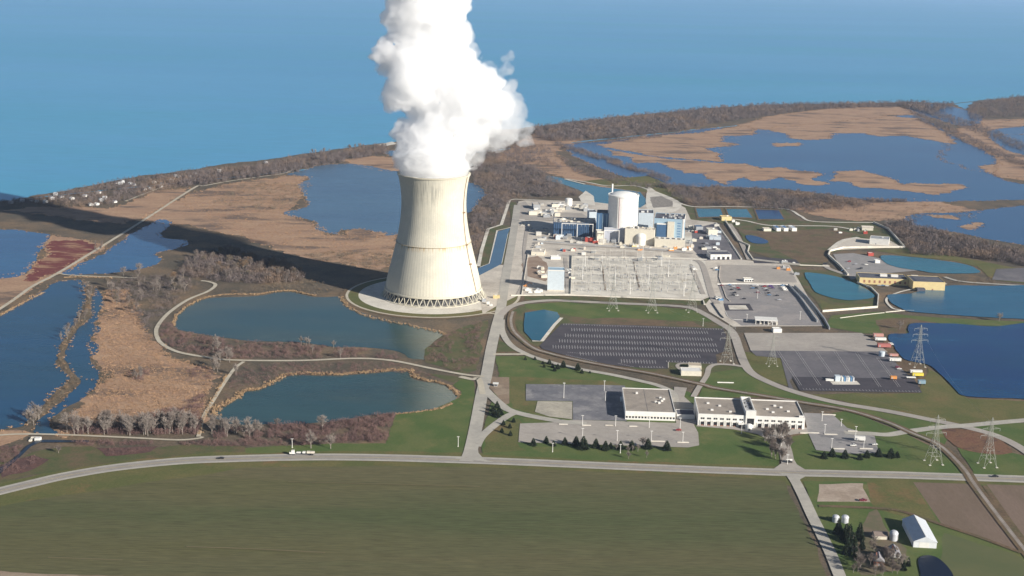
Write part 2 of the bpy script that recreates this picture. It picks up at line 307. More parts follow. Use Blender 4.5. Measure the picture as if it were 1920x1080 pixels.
A('ground', [(180,840),(300,838),(280,850),(200,856)], mat('purple_scrub', (.13,.07,.06), (.10,.06,.055), .1, fine=(.5,.3)), amp=3)
A('ground', [(0,875),(60,855),(90,862),(60,885),(0,897)], bpy.data.materials['purple_scrub'], amp=3)
A('field', [(-90,975),(0,950),(92,934),(167,923),(286,903),(389,892),(460,877),(700,874),(940,878),(1200,888),(1440,898),(1472,902),(1498,960),(1530,1030),(1565,1140),(-90,1140)], FIELD, amp=1)
A('field', [(-90,1068),(0,1073),(230,1081),(300,1140),(-90,1140)], DIRT, amp=1)
A('field', [(1505,902),(1990,912),(1990,1150),(1600,1150),(1560,1050)], GRASS, amp=.5)
A('field', [(1625,905),(1712,906),(1762,985),(1640,955),(1632,940)], GRASS2, amp=.5)
A('field', [(1770,1000),(1900,1040),(1990,1090),(1990,1150),(1800,1150),(1760,1060)], mat('dim_field', (.10,.115,.05), (.12,.125,.055), .02), amp=1)
A('field', [(1712,905),(1818,908),(1912,1036),(1840,1008),(1765,982)], PLOUGH)
A('field', [(1850,909),(1990,913),(1990,1060),(1928,1020)], PLOUGH)
A('ground', [(1535,908),(1617,907),(1632,942),(1530,941)], DIRT, amp=1.5).data.materials[0] = mat('pale_dirt', (.42,.34,.27), (.33,.26,.2), .06, fine=(.4,.15))
A('ground', [(1765,805),(1800,805),(1850,812),(1895,840),(1890,852),(1840,850),(1790,835)], mat('red_field', (.17,.085,.055), (.21,.12,.065), .05, (.11,.06,.045), .05, fine=(.5,.3)), amp=1.5, smooth=True)
A('ground', [(1640,955),(1655,990),(1700,1030),(1700,1070),(1620,1080),(1590,1020)], mat('yard', (.13,.12,.07), (.17,.13,.09), .08), amp=2)
# ------------------------------------------------------------------ paved ground
TW = G(812.5, 553)
def ring(c, r, n=96): return [(c.x+r*math.cos(2*math.pi*k/n), c.y+r*math.sin(2*math.pi*k/n)) for k in range(n)]
sheet('ground', ring(TW, 112), BROWN, world=True, amp=1.5)
sheet('ground', ring(TW, 103), GRASS2, world=True, amp=1)
sheet('pavement', ring(TW, 91), PALE, world=True)
ZC[0] += .0045
strip('path', [(p[0],p[1],0) for p in ring(TW, 105)+[ring(TW,105)[0]]], 3.2, LANEM, px=False, smooth=False)
A('pavement', [(895,505),(918,498),(950,497),(957,470),(965,425),(972,378),(985,376),(1105,378),(1200,390),(1225,374),(1265,380),(1285,390),(1295,412),(1345,418),(1362,450),(1388,487),(1480,497),(1500,530),(1545,612),(1375,613),(1330,585),(1322,572),(1335,556),(1318,562),(975,553),(960,560),(930,575),(905,590),(900,560)], SAND)
A('pavement', [(1215,352),(1232,360),(1262,372),(1278,384),(1262,398),(1215,395)], PALE, smooth=True)
A('pavement', [(1218,370),(1240,368),(1262,378),(1262,388),(1225,390)], mat('rubble', (.32,.29,.25), (.22,.2,.18), .2, fine=(.6,.35)), amp=1)
A('pavement', [(1092,380),(1085,370),(1098,358),(1113,368),(1116,386)], PALE, amp=1)
A('pavement', [(1072,482),(1322,489),(1330,553),(1318,560),(1062,552),(1068,500)], PALE)
A('pavement', [(984,484),(1010,480),(1028,500),(1024,528),(985,518),(978,500)], mat('brown_yard', (.27,.19,.14), (.33,.25,.19), .06, fine=(.4,.2)), amp=2)
A('pavement', [(970,382),(985,378),(1000,396),(1090,400),(1110,412),(970,411)], CONC)
A('pavement', [(1296,430),(1345,418),(1395,487),(1320,489),(1300,470)], ASPH)
A('pavement', [(1345,497),(1478,499),(1495,530),(1345,530)], CONC)
A('pavement', [(1345,533),(1480,534),(1500,555),(1543,611),(1390,611),(1362,592),(1355,560)], mat('lot_asphalt', (.29,.27,.26), (.25,.235,.23), .04, (.33,.30,.28), .03, fine=(.3,.1)))
A('pavement', [(1356,570),(1405,570),(1413,583),(1360,583)], ASPHD)
A('pavement', [(1365,573),(1398,573),(1404,581),(1368,581)], PALE)
A('pavement', [(1412,489),(1416,482),(1492,487),(1500,495),(1414,494)], ASPHD)
A('pavement', [(1562,477),(1600,475),(1650,485),(1680,500),(1720,508),(1640,515),(1596,525),(1575,500)], mat('visitor_lot', (.31,.29,.28), (.27,.26,.25), .05, fine=(.3,.1)))
A('pavement', [(1556,470),(1575,455),(1600,446),(1670,452),(1690,464),(1560,470)], SAND, smooth=False)
A('pavement', [(1868,505),(1990,500),(1990,535),(1860,525)], ASPH)
A('pavement', [(1395,625),(1615,625),(1640,640),(1665,661),(1408,659)], CONC)
A('pavement', [(1407,658),(1660,660),(1690,692),(1714,714),(1486,709),(1480,715),(1489,733),(1480,732),(1464,672),(1418,668)], ASPH)
A('pavement', [(1484,707),(1714,711),(1729,737),(1530,734),(1500,733)], ASPHD)
A('pavement', [(1556,716),(1606,715),(1613,722),(1562,722)], PALE)
A('pavement', [(1053,607.5),(1200,611),(1355,617),(1362,630),(1358,660),(1342,666),(1345,683),(1253,680),(1253,692),(1220,692),(1133,684),(1067,669),(1017,655),(1012,649)], ASPHD)
A('pavement', [(975,795),(1035,793),(1073,788),(1300,795),(1309,812),(1311,836),(1290,840),(972,830)], CONC)
A('pavement', [(986,721),(1147,723),(1172,724),(1175,790),(1074,788),(1074,753),(986,752)], mat('worn_asphalt', (.20,.195,.205), (.15,.15,.165), .06, (.28,.27,.265), .04, lo3=.5, hi3=.65, fine=(.3,.15)))
A('pavement', [(1008,753),(1073,754),(1073,787),(1030,782),(1003,773)], mat('old_slab', (.44,.40,.32), (.36,.33,.27), .06, fine=(.3,.15)))
A('pavement', [(1264,726),(1288,728),(1283,745),(1300,760),(1306,797),(1268,795),(1262,750)], CONC)
A('pavement', [(1305,800),(1375,806),(1420,815),(1440,825),(1490,815),(1525,810),(1515,803),(1308,797)], CONC)
A('pavement', [(1507,775),(1560,777),(1588,803),(1640,819),(1648,850),(1600,852),(1530,845),(1515,812)], ASPH).data.materials[0] = bpy.data.materials['visitor_lot']
# ------------------------------------------------------------------ roads, lanes and railway
hw = [(-90,945),(0,922),(60,907.5),(119,894),(200,880),(280,870.5),(360,864),(460,860.5),(585,858),(710,859),(835,862.5),(940,866),(1200,877),(1440,886),(1560,889),(1690,892),(1815,896),(1990,902)]
strip('highway', hw, 15, ROADM); strip('highway', hw, 10.5, HWYM)
HW = catmull([G(*p) for p in hw], False, 8)
def offset(P, d):
    out = []
    for i, p in enumerate(P):
        t = (P[min(i+1,len(P)-1)]-P[max(i-1,0)]).normalized(); out.append(p+Vector((-t.y,t.x,0))*d)
    return out
for d in (-2.7,-1.0,1.0,2.7): strip('highway', offset(HW, d*1.25), .9, HWYT, px=False, smooth=False)
strip('road_marking', offset(HW, 0), .3, mat('yellow_line', (.5,.38,.08)), px=False, smooth=False)
for d in (-4.6,4.6): strip('road_marking', offset(HW, d), .3, WHITEP, px=False, smooth=False)
R = lambda pts, wd, m=ROADM, n='road', **k: strip(n, pts, wd, m, **k)
R([(874,866),(882,848),(892,803),(904,737),(913,700),(921,655),(930,615),(940,575),(948,520),(957,470),(966,415),(970,385)], 11.5)
A('road', [(852,861),(868,856),(882,838),(896,838),(897,850),(908,863),(930,868)], ROADM)
R([(938,592),(955,577),(983,568.5),(1033,564),(1083,566),(1150,569),(1220,572),(1290,577),(1322,590),(1347,605),(1368,618),(1378,632),(1385,653),(1395,680),(1407,698),(1432,713),(1485,734),(1565,755),(1665,772),(1740,787),(1802,800),(1865,817),(1920,845),(1990,900)], 9.5, CONC)
R([(941,600),(942,623),(958,648),(992,667),(1033,680),(1083,692),(1150,704),(1200,715),(1235,724),(1262,738),(1266,760)], 7)
R([(925,665),(955,665),(992,665)], 5, LANEM)
R([(1583,812),(1630,814),(1665,816),(1702,810),(1765,802),(1810,799),(1865,794),(1990,783)], 9)
R([(905,726),(920,742),(940,760),(960,772),(1010,784),(1060,792),(1100,795)], 9)
R([(893,838),(903,820),(925,800),(950,782),(965,775)], 8)
R([(1482,890),(1492,905),(1505,930),(1522,967),(1540,1003),(1557,1038),(1574,1080),(1598,1140)], 8.5)
A('road', [(1460,888),(1475,893),(1490,915),(1502,910),(1500,900),(1515,892)], ROADM)
R([(1480,884),(1476,862),(1470,838),(1456,820),(1430,812)], 11, CONC)
A('road', [(1448,882),(1465,870),(1468,858),(1486,858),(1494,872),(1515,885)], CONC)
R([(1408,692),(1380,686),(1345,684),(1330,690),(1325,705),(1310,728),(1300,745)], 5.5, CONC)
R([(1306,683),(1280,682),(1270,686),(1275,693),(1285,696)], 4, CONC)
R([(377,527),(392,529),(404,535),(390,547),(352,563),(317,587),(297,610),(293,626),(303,645),(335,661),(387,670.5),(437,676),(560,677),(667,673),(735,677),(810,692),(870,703),(908,707)], 4.6, LANEM, 'path')
R([(457,679),(440,692),(420,720),(400,752),(382,782),(372,820)], 3.6, LANEM, 'path')
R([(-90,825),(0,817),(55,815),(139,817),(250,822),(333,826),(372,823),(380,820)], 3.2, LANEM, 'path')
R([(-80,630),(15,570),(62,537),(110,512),(200,457),(275,410),(365,352),(382,349),(425,341),(480,333),(530,326),(550,318),(557,312)], 5, LANEM, 'path')
R([(110,513),(125,516),(160,518),(210,520),(260,522)], 3.5, LANEM, 'path')
R([(235,378),(260,368),(300,353),(320,348)], 4, LANEM, 'path')
A('beach', [(708,272),(735,266),(745,270),(720,275)], PALE)
R([(862,707),(885,712),(898,712),(905,740)], 6, LANEM, 'path')
R([(900,590),(915,588),(930,590)], 4, LANEM, 'path')
R([(897,500),(903,470),(915,430),(940,422),(955,376),(965,374),(1040,377),(1092,380)], 5, PALE, 'path', smooth=False)
R([(953,433),(940,495)], 2, PALE, 'path', smooth=False)
R([(958,427),(932,433),(918,495),(900,502)], 2.5, PALE, 'path', smooth=False)
W('canal', [(933,435),(957,428),(952,440),(940,496),(900,516.7),(885,520),(885,508),(918,495)], mat_p7, amp=0, smooth=False)
R([(1097,346),(1060,336),(1100,342),(1140,349),(1190,349),(1225,360),(1262,376),(1300,388),(1370,388),(1470,392),(1500,405),(1528,416),(1640,418)], 5, DIRT, 'path').data.materials[0] = PALE
R([(1370,411),(1400,415),(1440,423),(1500,424),(1560,425),(1600,431)], 5, PALE, 'path')
R([(1556,470),(1580,452),(1610,446)], 8, PALE, 'path')
R([(1547,497),(1556,505),(1600,520)], 8, CONC)
R([(1771,520),(1800,528),(1860,533),(1990,540)], 6, ROADM)
R([(1775,533),(1700,545),(1663,560),(1672,578),(1690,582)], 3, PALE, 'path')
R([(1368,420),(1388,452),(1405,488)], 7, CONC)
R([(1304,488),(1318,500),(1335,555),(1345,570)], 8, CONC)
R([(1342,418),(1390,487)], 3, PALE)
R([(970,555),(985,520),(983,470),(988,430)], 5, CONC)
R([(1000,455),(1100,462),(1200,468),(1300,476)], 8, CONC)
R([(985,412),(1040,414),(1100,418)], 6, CONC); R([(1060,484),(1063,520),(1064,550)], 5, CONC); R([(1128,492),(1132,520),(1135,545)], 1.6, DIRT, 'path'); R([(1188,492),(1194,520),(1199,540)], 1.6, DIRT, 'path')
R([(1297,500),(1307,525),(1318,552)], 6, CONC)
# railway
rl = [(962,585),(958,600),(961,617),(972,631),(1000,653),(1033,664),(1083,676),(1150,689),(1220,701),(1317,722),(1339,728),(1424,742),(1502,755),(1590,770),(1665,793),(1710,813),(1757,833),(1785,856),(1810,883),(1827,909),(1865,960),(1913,1022),(1975,1100)]
R(rl, 9, BROWN, 'embankment'); R(rl, 2.9, mat('ballast', (.27,.235,.20), (.36,.32,.28), .08), 'railway')
RL = catmull([G(*p) for p in rl], False, 10)
for d in (-.75,.75): strip('railway', offset(RL, d), .22, mat('rail_steel', (.12,.09,.08), rough=.5), px=False, smooth=False)
R([(1535,950),(1640,954),(1690,960),(1765,985),(1840,1010),(1915,1038)], 4, BROWN, 'ditch')
R([(1846,912),(1880,960),(1928,1025),(1990,1100)], 4, BROWN, 'ditch')
R([(1770,893),(1812,884),(1826,900)], .1, BROWN, 'ditch')
W('stream', [(-10,886),(25,862),(50,838),(70,826),(167,827),(167,831),(75,831),(58,839),(32,864),(0,890)], bpy.data.materials['creek_water'] if 'creek_water' in bpy.data.materials else water('creek_water', (.02,.03,.045), (.02,.03,.04), .02), amp=0, smooth=False)
for pts in ([(1305,391.7),(1351,392.5),(1356,406.7),(1310,408)], [(1361.7,392.5),(1400,393),(1411,409),(1368,407.5)], [(1416,394),(1460,395),(1470,411.7),(1423,411.7)]):
    cx = sum(p[0] for p in pts)/4; cy = sum(p[1] for p in pts)/4
    sheet('pavement', [(cx+(p[0]-cx)*1.14, cy+(p[1]-cy)*1.3) for p in pts], BROWN)
    sheet('basin', pts, TURQ if cx < 1430 else DEEP)
W('pond', [(1398,443),(1408,442),(1425,446),(1440,453),(1435,457.5),(1413,456.7),(1402,451)], DEEP, amp=0)
W('pond', [(1509,516),(1518,512),(1568,519),(1604,533),(1638,552),(1634,560),(1604,564),(1570,562),(1532,550),(1524,540)], TURQ, amp=1)
W('pond', [(1650,481),(1700,482),(1797,494),(1833,506),(1830,513),(1756,513),(1725,508.5),(1672,499)], TURQ, amp=1)
W('pond', [(1665,554),(1708,551),(1773,537),(1850,537),(1990,541),(1990,606),(1920,600),(1809,593),(1715,586),(1691,580),(1669,566)], water('right_pond_water', (.025,.12,.20), (.02,.10,.18), .01), amp=1)
W('pond', [(1665,629),(1702,626),(1701,617),(1715,607),(1790,608),(1865,613),(1990,612),(1990,760),(1920,750),(1815,745),(1790,730),(1765,705),(1740,685),(1697,675),(1677,652)], DEEP, amp=1)
W('pond', [(985,587.5),(1020,581.7),(1045,586.7),(1050,595),(1015,640),(998,639),(983,623),(981.7,610)], TURQ, amp=.3, smooth=False).data.materials[0] = water('lot_pond_water', (.02,.11,.16), (.02,.095,.15), .02)
R([(1053,597),(1040,610),(1016,641),(998,640.5)], 4, PALE, 'bank', smooth=False)
W('pond', [(1722,1050),(1738,1043),(1758,1048),(1778,1066),(1788,1085),(1780,1100),(1735,1100),(1725,1075)], DEEP, amp=0).data.materials[0] = water('farm_pond_water', (.008,.014,.03), (.008,.012,.025), .03)
# faint tracks over the field
for pts, wd_ in (([(350,1027),(470,1031),(610,1038)],1.6),([(90,1047),(230,1052)],1.2),([(540,905),(700,909),(900,914)],1.0)): R(pts, wd_, mat('field_track', (.165,.14,.075), (.15,.13,.07), .1) if wd_ < 3 else mat('field_headland', (.09,.10,.04), (.11,.11,.05), .1), 'field_track')
# ------------------------------------------------------------------ painted parking lines
mk = MB()
zmk = .05+ZC[0]+.03
def dash(P0, P1, wd):
    t = (P1-P0).normalized(); q = Vector((-t.y,t.x,0))*wd/2
    mk.add([(P0.x+q.x,P0.y+q.y,zmk),(P0.x-q.x,P0.y-q.y,zmk),(P1.x-q.x,P1.y-q.y,zmk),(P1.x+q.x,P1.y+q.y,zmk)], [(0,1,2,3)])
def stalls(a, b, half=(6.2,6.2), step=2.9, wd=.5, centre=True):
    a, b = G(*a), G(*b); L = (b-a).length; t = (b-a)/L; q = Vector((-t.y,t.x,0)); n = int(L/step)
    for k in range(n+1):
        p = a+t*k*step; dash(p-q*half[0], p+q*half[1], wd)
    if centre: dash(a, b, wd*.8)
stalls((1057,608.5),(1352,618),(4.5,0)); stalls((1072,619.3),(1327,625)); stalls((1060,630),(1338,638)); stalls((1049,640.5),(1343,648.5))
stalls((1037,651.5),(1346,659)); stalls((1088,664.5),(1312,669)); stalls((1165,678.5),(1230,680.5)); stalls((1250,680),(1340,683.5),(0,4.5)); stalls((1200,690.5),(1248,691.3),(0,4.5))
for a, b in (((1062,667),(1120,680)),((1065,662),(1100,665)),((1160,683),(1190,690))): stalls(a, b, (1.4,1.4), 2.4, .3)
for a, b in (((1456,659),(1499,724)),((1491,659),(1535,724)),((1527,659),(1556,700)),((1563,660),(1592,702)),((1603,662),(1648,727)),((1643,672),(1684,727))):
    for e in (0, 4): dash(G(a[0]+e,a[1]), G(b[0]+e,b[1]), .3)
stalls((1507,732),(1725,737),(0,4.5),3.2,.3)
stalls((1372,536),(1470,537),(5,5),3.4,.22,False); stalls((1376,550),(1480,552),(5,5),3.4,.22,False)
stalls((985,812),(1300,820),(0,0),6,.25); stalls((1560,492),(1640,498),(3,3),3.5,.25,False)
tag(mk.build('parking_marking', WHITEP), kind='structure')

# ------------------------------------------------------------------ materials of things
def plain(name, c, rough=.7, spec=.3, var=.08, sc=.3, metal=0): return mat(name, c, tuple(x*(1-var) for x in c), sc, rough=rough, spec=spec, metal=metal)
WHT = plain('white_wall', (.74,.72,.67)); CREAM = plain('cream_wall', (.66,.61,.50)); ROOFT = mat('tan_roof', (.36,.31,.26), (.31,.27,.225), .08, (.27,.235,.20), .05, fine=(.3,.08))
DARKR = mat('dark_roof', (.12,.125,.145), (.10,.10,.12), .1, fine=(.3,.15)); GLASS = plain('dark_glass', (.03,.03,.035), rough=.15, spec=.5); NAVY = plain('navy_cladding', (.10,.20,.36))
BLUE = plain('blue_cladding', (.31,.43,.52)); BLUE2 = plain('deep_blue_cladding', (.06,.13,.24)); PBLUE = plain('pale_blue_cladding', (.52,.58,.62)); YEL = plain('yellow_wall', (.66,.52,.26)); STEEL = plain('galvanised_steel', (.50,.48,.43), rough=.5)
GREYM = plain('grey_metal', (.33,.34,.35)); RED = plain('red_paint', (.42,.07,.05)); ORG = plain('orange_paint', (.65,.28,.08)); BLK = plain('black_paint', (.02,.02,.025), rough=.3, spec=.5); TYRE = plain('tyre_rubber', (.015,.015,.015))
BRICK = plain('brick', (.33,.15,.10)); YELP = plain('yellow_paint', (.72,.58,.08)); BLUP = plain('blue_paint', (.12,.25,.42), rough=.35); SILV = plain('silver_paint', (.52,.53,.55), rough=.35, spec=.5); MARN = plain('maroon_paint', (.20,.03,.05), rough=.35, spec=.5)
SHELL = mat('shell_concrete', (.60,.565,.465), (.57,.525,.41), .05, (.50,.46,.36), .02, fine=(.3,.06), stretch=(1,1,0))
BAREW = mat('bare_bark', (.29,.25,.215), (.22,.19,.165), .5, rough=1, spec=.05); TWIG = mat('bare_twigs', (.22,.18,.155), (.16,.13,.115), .12, rough=1, spec=.02)
TWIGP = mat('purple_twigs', (.20,.125,.11), (.14,.09,.085), .06, rough=1, spec=.02); TWIGB = mat('brown_twigs', (.20,.16,.115), (.145,.12,.09), .05, (.24,.15,.085), .03, rough=1, spec=.02)
NEEDL = mat('needles', (.022,.036,.020), (.045,.056,.034), .4, rough=1, spec=.05)
def place(px, py, z=0): return G(px, py, z)
def frame(p0, p1, depth=None):
    """front edge from pixel p0 to p1 on the ground -> origin, heading, width"""
    a, b = G(*p0), G(*p1); d = b-a
    return a, math.atan2(d.y, d.x), d.length
# ------------------------------------------------------------------ cooling tower
H_T = 150.0
tower = thing('cooling_tower', 'huge pale concrete hyperbolic cooling tower pouring out white steam', 'cooling tower', TW)
_pz = np.polyfit([8,30,48,74,95,111,130,141,150],[58.9,54.4,49.8,43.7,40.2,38.7,39.6,41.3,43.0],4)
def tr(z): return float(np.polyval(_pz, z))    # shell radius
NS = 192
zs = [10+140*(k/70) for k in range(71)]
vs = []; fs = []
for k in range(NS):
    a = 2*math.pi*k/NS; rib = .08 if k % 2 == 0 else 0
    for z in zs: r = tr(z)+rib; vs.append((r*math.cos(a), r*math.sin(a), z))
    for z in reversed(zs[::5]): r = tr(z)-1.0; vs.append((r*math.cos(a), r*math.sin(a), z))
M_ = len(zs)+15
for k in range(NS):
    for j in range(M_-1):
        a = k*M_+j; b = ((k+1)%NS)*M_+j; fs.append((a,b,b+1,a+1))
    fs.append((k*M_+M_-1, ((k+1)%NS)*M_+M_-1, ((k+1)%NS)*M_, k*M_))
sh_ = MB().add(vs, fs).build('shell', None, tower)
# concrete with dark vertical weathering near the top and rusty runs under the mid gallery
m = mat('tower_concrete', (.60,.56,.455), (.555,.52,.425), .04, (.50,.475,.395), .03, lo3=.5, hi3=.7, fine=(.4,.05)); sh_.data.materials.append(m)
t = m.node_tree; N = t.nodes.new; L = t.links.new; b = t.nodes['Principled BSDF']; base = b.inputs['Base Color'].links[0].from_socket
tc = N('ShaderNodeTexCoord'); sx = N('ShaderNodeSeparateXYZ'); L(tc.outputs['Object'], sx.inputs[0])
def mth(op, a, b_=None, c=None):
    n = N('ShaderNodeMath'); n.operation = op
    for i, v in enumerate((a, b_, c)):
        if v is None: continue
        if isinstance(v, (int, float)): n.inputs[i].default_value = v
        else: L(v, n.inputs[i])
    return n.outputs[0]
def mapr(v, a, b_, c=0, d=1):
    n = N('ShaderNodeMapRange'); L(v, n.inputs[0]); n.inputs[1].default_value = a; n.inputs[2].default_value = b_; n.inputs[3].default_value = c; n.inputs[4].default_value = d; return n.outputs[0]
ang = mth('ARCTAN2', sx.outputs[1], sx.outputs[0])
cx = N('ShaderNodeCombineXYZ'); L(mth('MULTIPLY', ang, 30), cx.inputs[0]); L(mth('MULTIPLY', sx.outputs[2], .035), cx.inputs[1])
n1 = N('ShaderNodeTexNoise'); n1.inputs['Scale'].default_value = 1.0; n1.inputs['Detail'].default_value = 3; L(cx.outputs[0], n1.inputs['Vector'])
streak = mth('MULTIPLY', mapr(n1.outputs[0], .50, .60), mapr(sx.outputs[2], 95, 135))
azm = mth('MULTIPLY', mapr(ang, -2.25, -2.0), mapr(ang, -1.15, -1.5))
streak = mth('MULTIPLY', streak, mth('MULTIPLY', azm, mapr(sx.outputs[2], 149, 140, .3, 1)))
mx = N('ShaderNodeMix'); mx.data_type = 'RGBA'; L(mth('MULTIPLY', streak, .5), mx.inputs[0]); L(base, mx.inputs[6]); mx.inputs[7].default_value = (.13,.13,.12,1)
rust = mth('MULTIPLY', mth('MULTIPLY', mapr(n1.outputs[0], .46, .62), mapr(sx.outputs[2], 61, 67.5)), mapr(sx.outputs[2], 68.6, 68.3))
mx2 = N('ShaderNodeMix'); mx2.data_type = 'RGBA'; L(mth('MULTIPLY', rust, .8), mx2.inputs[0]); L(mx.outputs[2], mx2.inputs[6]); mx2.inputs[7].default_value = (.42,.27,.10,1)
# faint long streaks and lift joints
n2 = N('ShaderNodeTexNoise'); n2.inputs['Scale'].default_value = 2.2; n2.inputs['Detail'].default_value = 2; L(cx.outputs[0], n2.inputs['Vector'])
mx3 = N('ShaderNodeMix'); mx3.data_type = 'RGBA'; mx3.blend_type = 'MULTIPLY'; mx3.inputs[0].default_value = 1; L(mx2.outputs[2], mx3.inputs[6]); L(mapr(n2.outputs[0], .3, .7, .95, 1.02), mx3.inputs[7])
L(mx3.outputs[2], b.inputs['Base Color'])
MB().lathe(0, 0, [(tr(149)+.2,148.6),(tr(149)+.8,148.8),(tr(150)+.8,150.5),(tr(150)-1.2,150.5),(tr(150)-1.2,149)], 96).build('rim', SHELL, tower)
MB().lathe(0, 0, [(tr(68)+.12,67.8),(tr(68)+.85,67.9),(tr(68)+.85,68.3),(tr(68)+.12,68.4)], 96).build('gallery', plain('rusty_steel', (.40,.33,.22)), tower)
MB().lathe(0, 0, [(tr(10)+.4,11.6),(tr(10)+.9,11.4),(tr(10)+1.1,9.6),(tr(10)-1.4,9.6),(tr(10)-1.4,11)], 96).build('ring_beam', SHELL, tower)
NL = 44
for k in range(NL):
    a0 = 2*math.pi*(k+.5)/NL
    for s_ in (-1, 1):
        a1 = a0+s_*math.pi/NL*.92; r0, r1 = 62.5, tr(10)-.3
        MB().bar((r0*math.cos(a0),r0*math.sin(a0),0), (r1*math.cos(a1),r1*math.sin(a1),9.8), .42, n=6).build('leg', SHELL, tower)
MB().lathe(0, 0, [(64.5,0),(64.5,.9),(62.5,1.1),(60.5,.9),(60,0)], 96).build('basin_wall', SHELL, tower)
MB().lathe(0, 0, [(55,0),(54.5,9.4),(0,9.6)], 96).build('fill_screen', mat('fill_screen', (.14,.135,.13), (.06,.06,.06), .25, fine=(.6,.4)), tower)
lad = MB(); la = -.42
def lp(z, o=.6): r = tr(z)+o; a = la-.06*math.sin(z/30); return Vector((r*math.cos(a), r*math.sin(a), z))
for k in range(35): lad.bar(lp(10+k*4), lp(14+k*4), .42)
lad.build('ladder', plain('ladder_steel', (.33,.22,.13)), tower)
for z in (45, 68, 106): p = lp(z, 1); MB().box(p.x-1.6,p.y-1.6,z-.5,p.x+1.6,p.y+1.6,z+.8).build('ladder_platform', bpy.data.materials['ladder_steel'], tower)
# ------------------------------------------------------------------ steam plume: a real volume of droplets
def plume_mesh(name, blobs, vox, amps, seed, keep=True):
    vs = []; fs = []
    bl = MB()
    import bmesh
    bm = bmesh.new(); bmesh.ops.create_icosphere(bm, subdivisions=3, radius=1); sv = [v.co.copy() for v in bm.verts]; sf = [tuple(v.index for v in f.verts) for f in bm.faces]; bm.free()
    for c, r in blobs: bl.add([c+v*r for v in sv], sf)
    o = bl.build(name, None); md = o.modifiers.new('r', 'REMESH'); md.mode = 'VOXEL'; md.voxel_size = vox
    dg = bpy.context.evaluated_depsgraph_get(); me = bpy.data.meshes.new_from_object(o.evaluated_get(dg)); o.modifiers.clear(); o.data = me
    n = len(me.vertices); co = np.empty(n*3); me.vertices.foreach_get('co', co); co = co.reshape(-1,3)
    if keep:
        par = list(range(n))
        def find(a):
            while par[a] != a: par[a] = par[par[a]]; a = par[a]
            return a
        ed0 = np.empty(len(me.edges)*2, int); me.edges.foreach_get('vertices', ed0)
        for a, b in ed0.reshape(-1,2):
            a, b = find(a), find(b)
            if a != b: par[a] = b
        root = np.array([find(i) for i in range(n)]); big = np.bincount(root).argmax()
        import bmesh as bm_; q = bm_.new(); q.from_mesh(me); q.verts.ensure_lookup_table(); bm_.ops.delete(q, geom=[v for v in q.verts if root[v.index] != big], context='VERTS'); q.to_mesh(me); q.free()
        n = len(me.vertices); co = np.empty(n*3); me.vertices.foreach_get('co', co); co = co.reshape(-1,3)
    # soften joints between lobes first
    ed = np.empty(len(me.edges)*2, int); me.edges.foreach_get('vertices', ed); ed = ed.reshape(-1,2)
    for _ in range(6):
        s_ = np.zeros_like(co); c_ = np.zeros(n)
        np.add.at(s_, ed[:,0], co[ed[:,1]]); np.add.at(s_, ed[:,1], co[ed[:,0]]); np.add.at(c_, ed[:,0], 1); np.add.at(c_, ed[:,1], 1)
        co = co*.5+.5*s_/np.maximum(c_,1)[:,None]
    me.vertices.foreach_set('co', co.ravel()); me.update()
    nm = np.empty(n*3); me.vertices.foreach_get('normal', nm); nm = nm.reshape(-1,3)
    for i in range(n):
        p = Vector(co[i]); d = 0
        for sc_, am in amps:
            q = p/sc_+Vector((seed,seed*2,0)); q2 = Vector((noise.noise(q+Vector((9,0,0))), noise.noise(q+Vector((0,7,0))), 0))*.6
            d += am*(.62-abs(noise.noise(q+q2))*2.2)
        co[i] += nm[i]*d
    base_z = H_T-3
    rr = np.hypot(co[:,0]-TW.x, co[:,1]-TW.y); low = co[:,2] < H_T+6; lim = tr(150)-1.6
    fx = np.where(low & (rr > lim), lim/np.maximum(rr,1e-3), 1.0); co[:,0] = TW.x+(co[:,0]-TW.x)*fx; co[:,1] = TW.y+(co[:,1]-TW.y)*fx
    me.vertices.foreach_set('co', co.ravel()); me.update(); return o
random.seed(11)
bl = [(814,330,50),(796,305,50),(838,303,44),(772,275,32),(800,268,58),(852,262,48),(880,244,38),(820,228,50),(905,222,36),(925,195,34),(872,182,58),(918,162,26),(805,184,56),(752,176,36),(736,165,22),(780,140,58),(850,130,48),(745,106,42),(722,102,26),(790,82,72),(846,72,38),(870,60,18),(800,20,74),(758,22,42),(844,15,36),(800,-50,84),(850,-60,50),(812,-140,100),(800,-240,105),(806,-350,110),(790,-460,110),(858,210,50),(893,255,22),(905,140,20),(760,245,24)]
YT = TW.y; B = []
for px, py, r in bl:
    Y = YT+(0 if py > 290 else random.uniform(-14,14)); c = V(px, py, Y); B.append((c, r/ (FPX/ (Y*math.cos(PITCH)+(CAMH-c.z)*math.sin(PITCH)))*.93))
B.append((Vector((TW.x,TW.y,H_T+8)), 37)); B.append((Vector((TW.x-4,TW.y-4,H_T+22)), 41))
plume = plume_mesh('steam_plume', B, 2.0, ((34,7.0),(15,4.6),(7,3.0),(3.4,1.3)), 3.7)
VM = bpy.data.materials.new('steam'); VM.use_nodes = True; t = VM.node_tree; t.nodes.clear()
o_ = t.nodes.new('ShaderNodeOutputMaterial'); v_ = t.nodes.new('ShaderNodeVolumePrincipled'); v_.inputs['Color'].default_value = (1,1,1,1); v_.inputs['Density'].default_value = .105; v_.inputs['Anisotropy'].default_value = .25
t.links.new(v_.outputs[0], o_.inputs['Volume']); plume.data.materials.append(VM)
veil = plume_mesh('veil', [(c, r*1.05+2.5) for (c, r), q_ in zip(B, bl) if q_[0] > 862 and q_[1] > 90], 2.6, ((22,7.5),(9,5.0),(4.5,2.6)), 5.3); VV = VM.copy(); VV.name = 'steam_veil'; VV.node_tree.nodes['Principled Volume'].inputs['Density'].default_value = .016
veil.data.materials.append(VV); veil.parent = plume
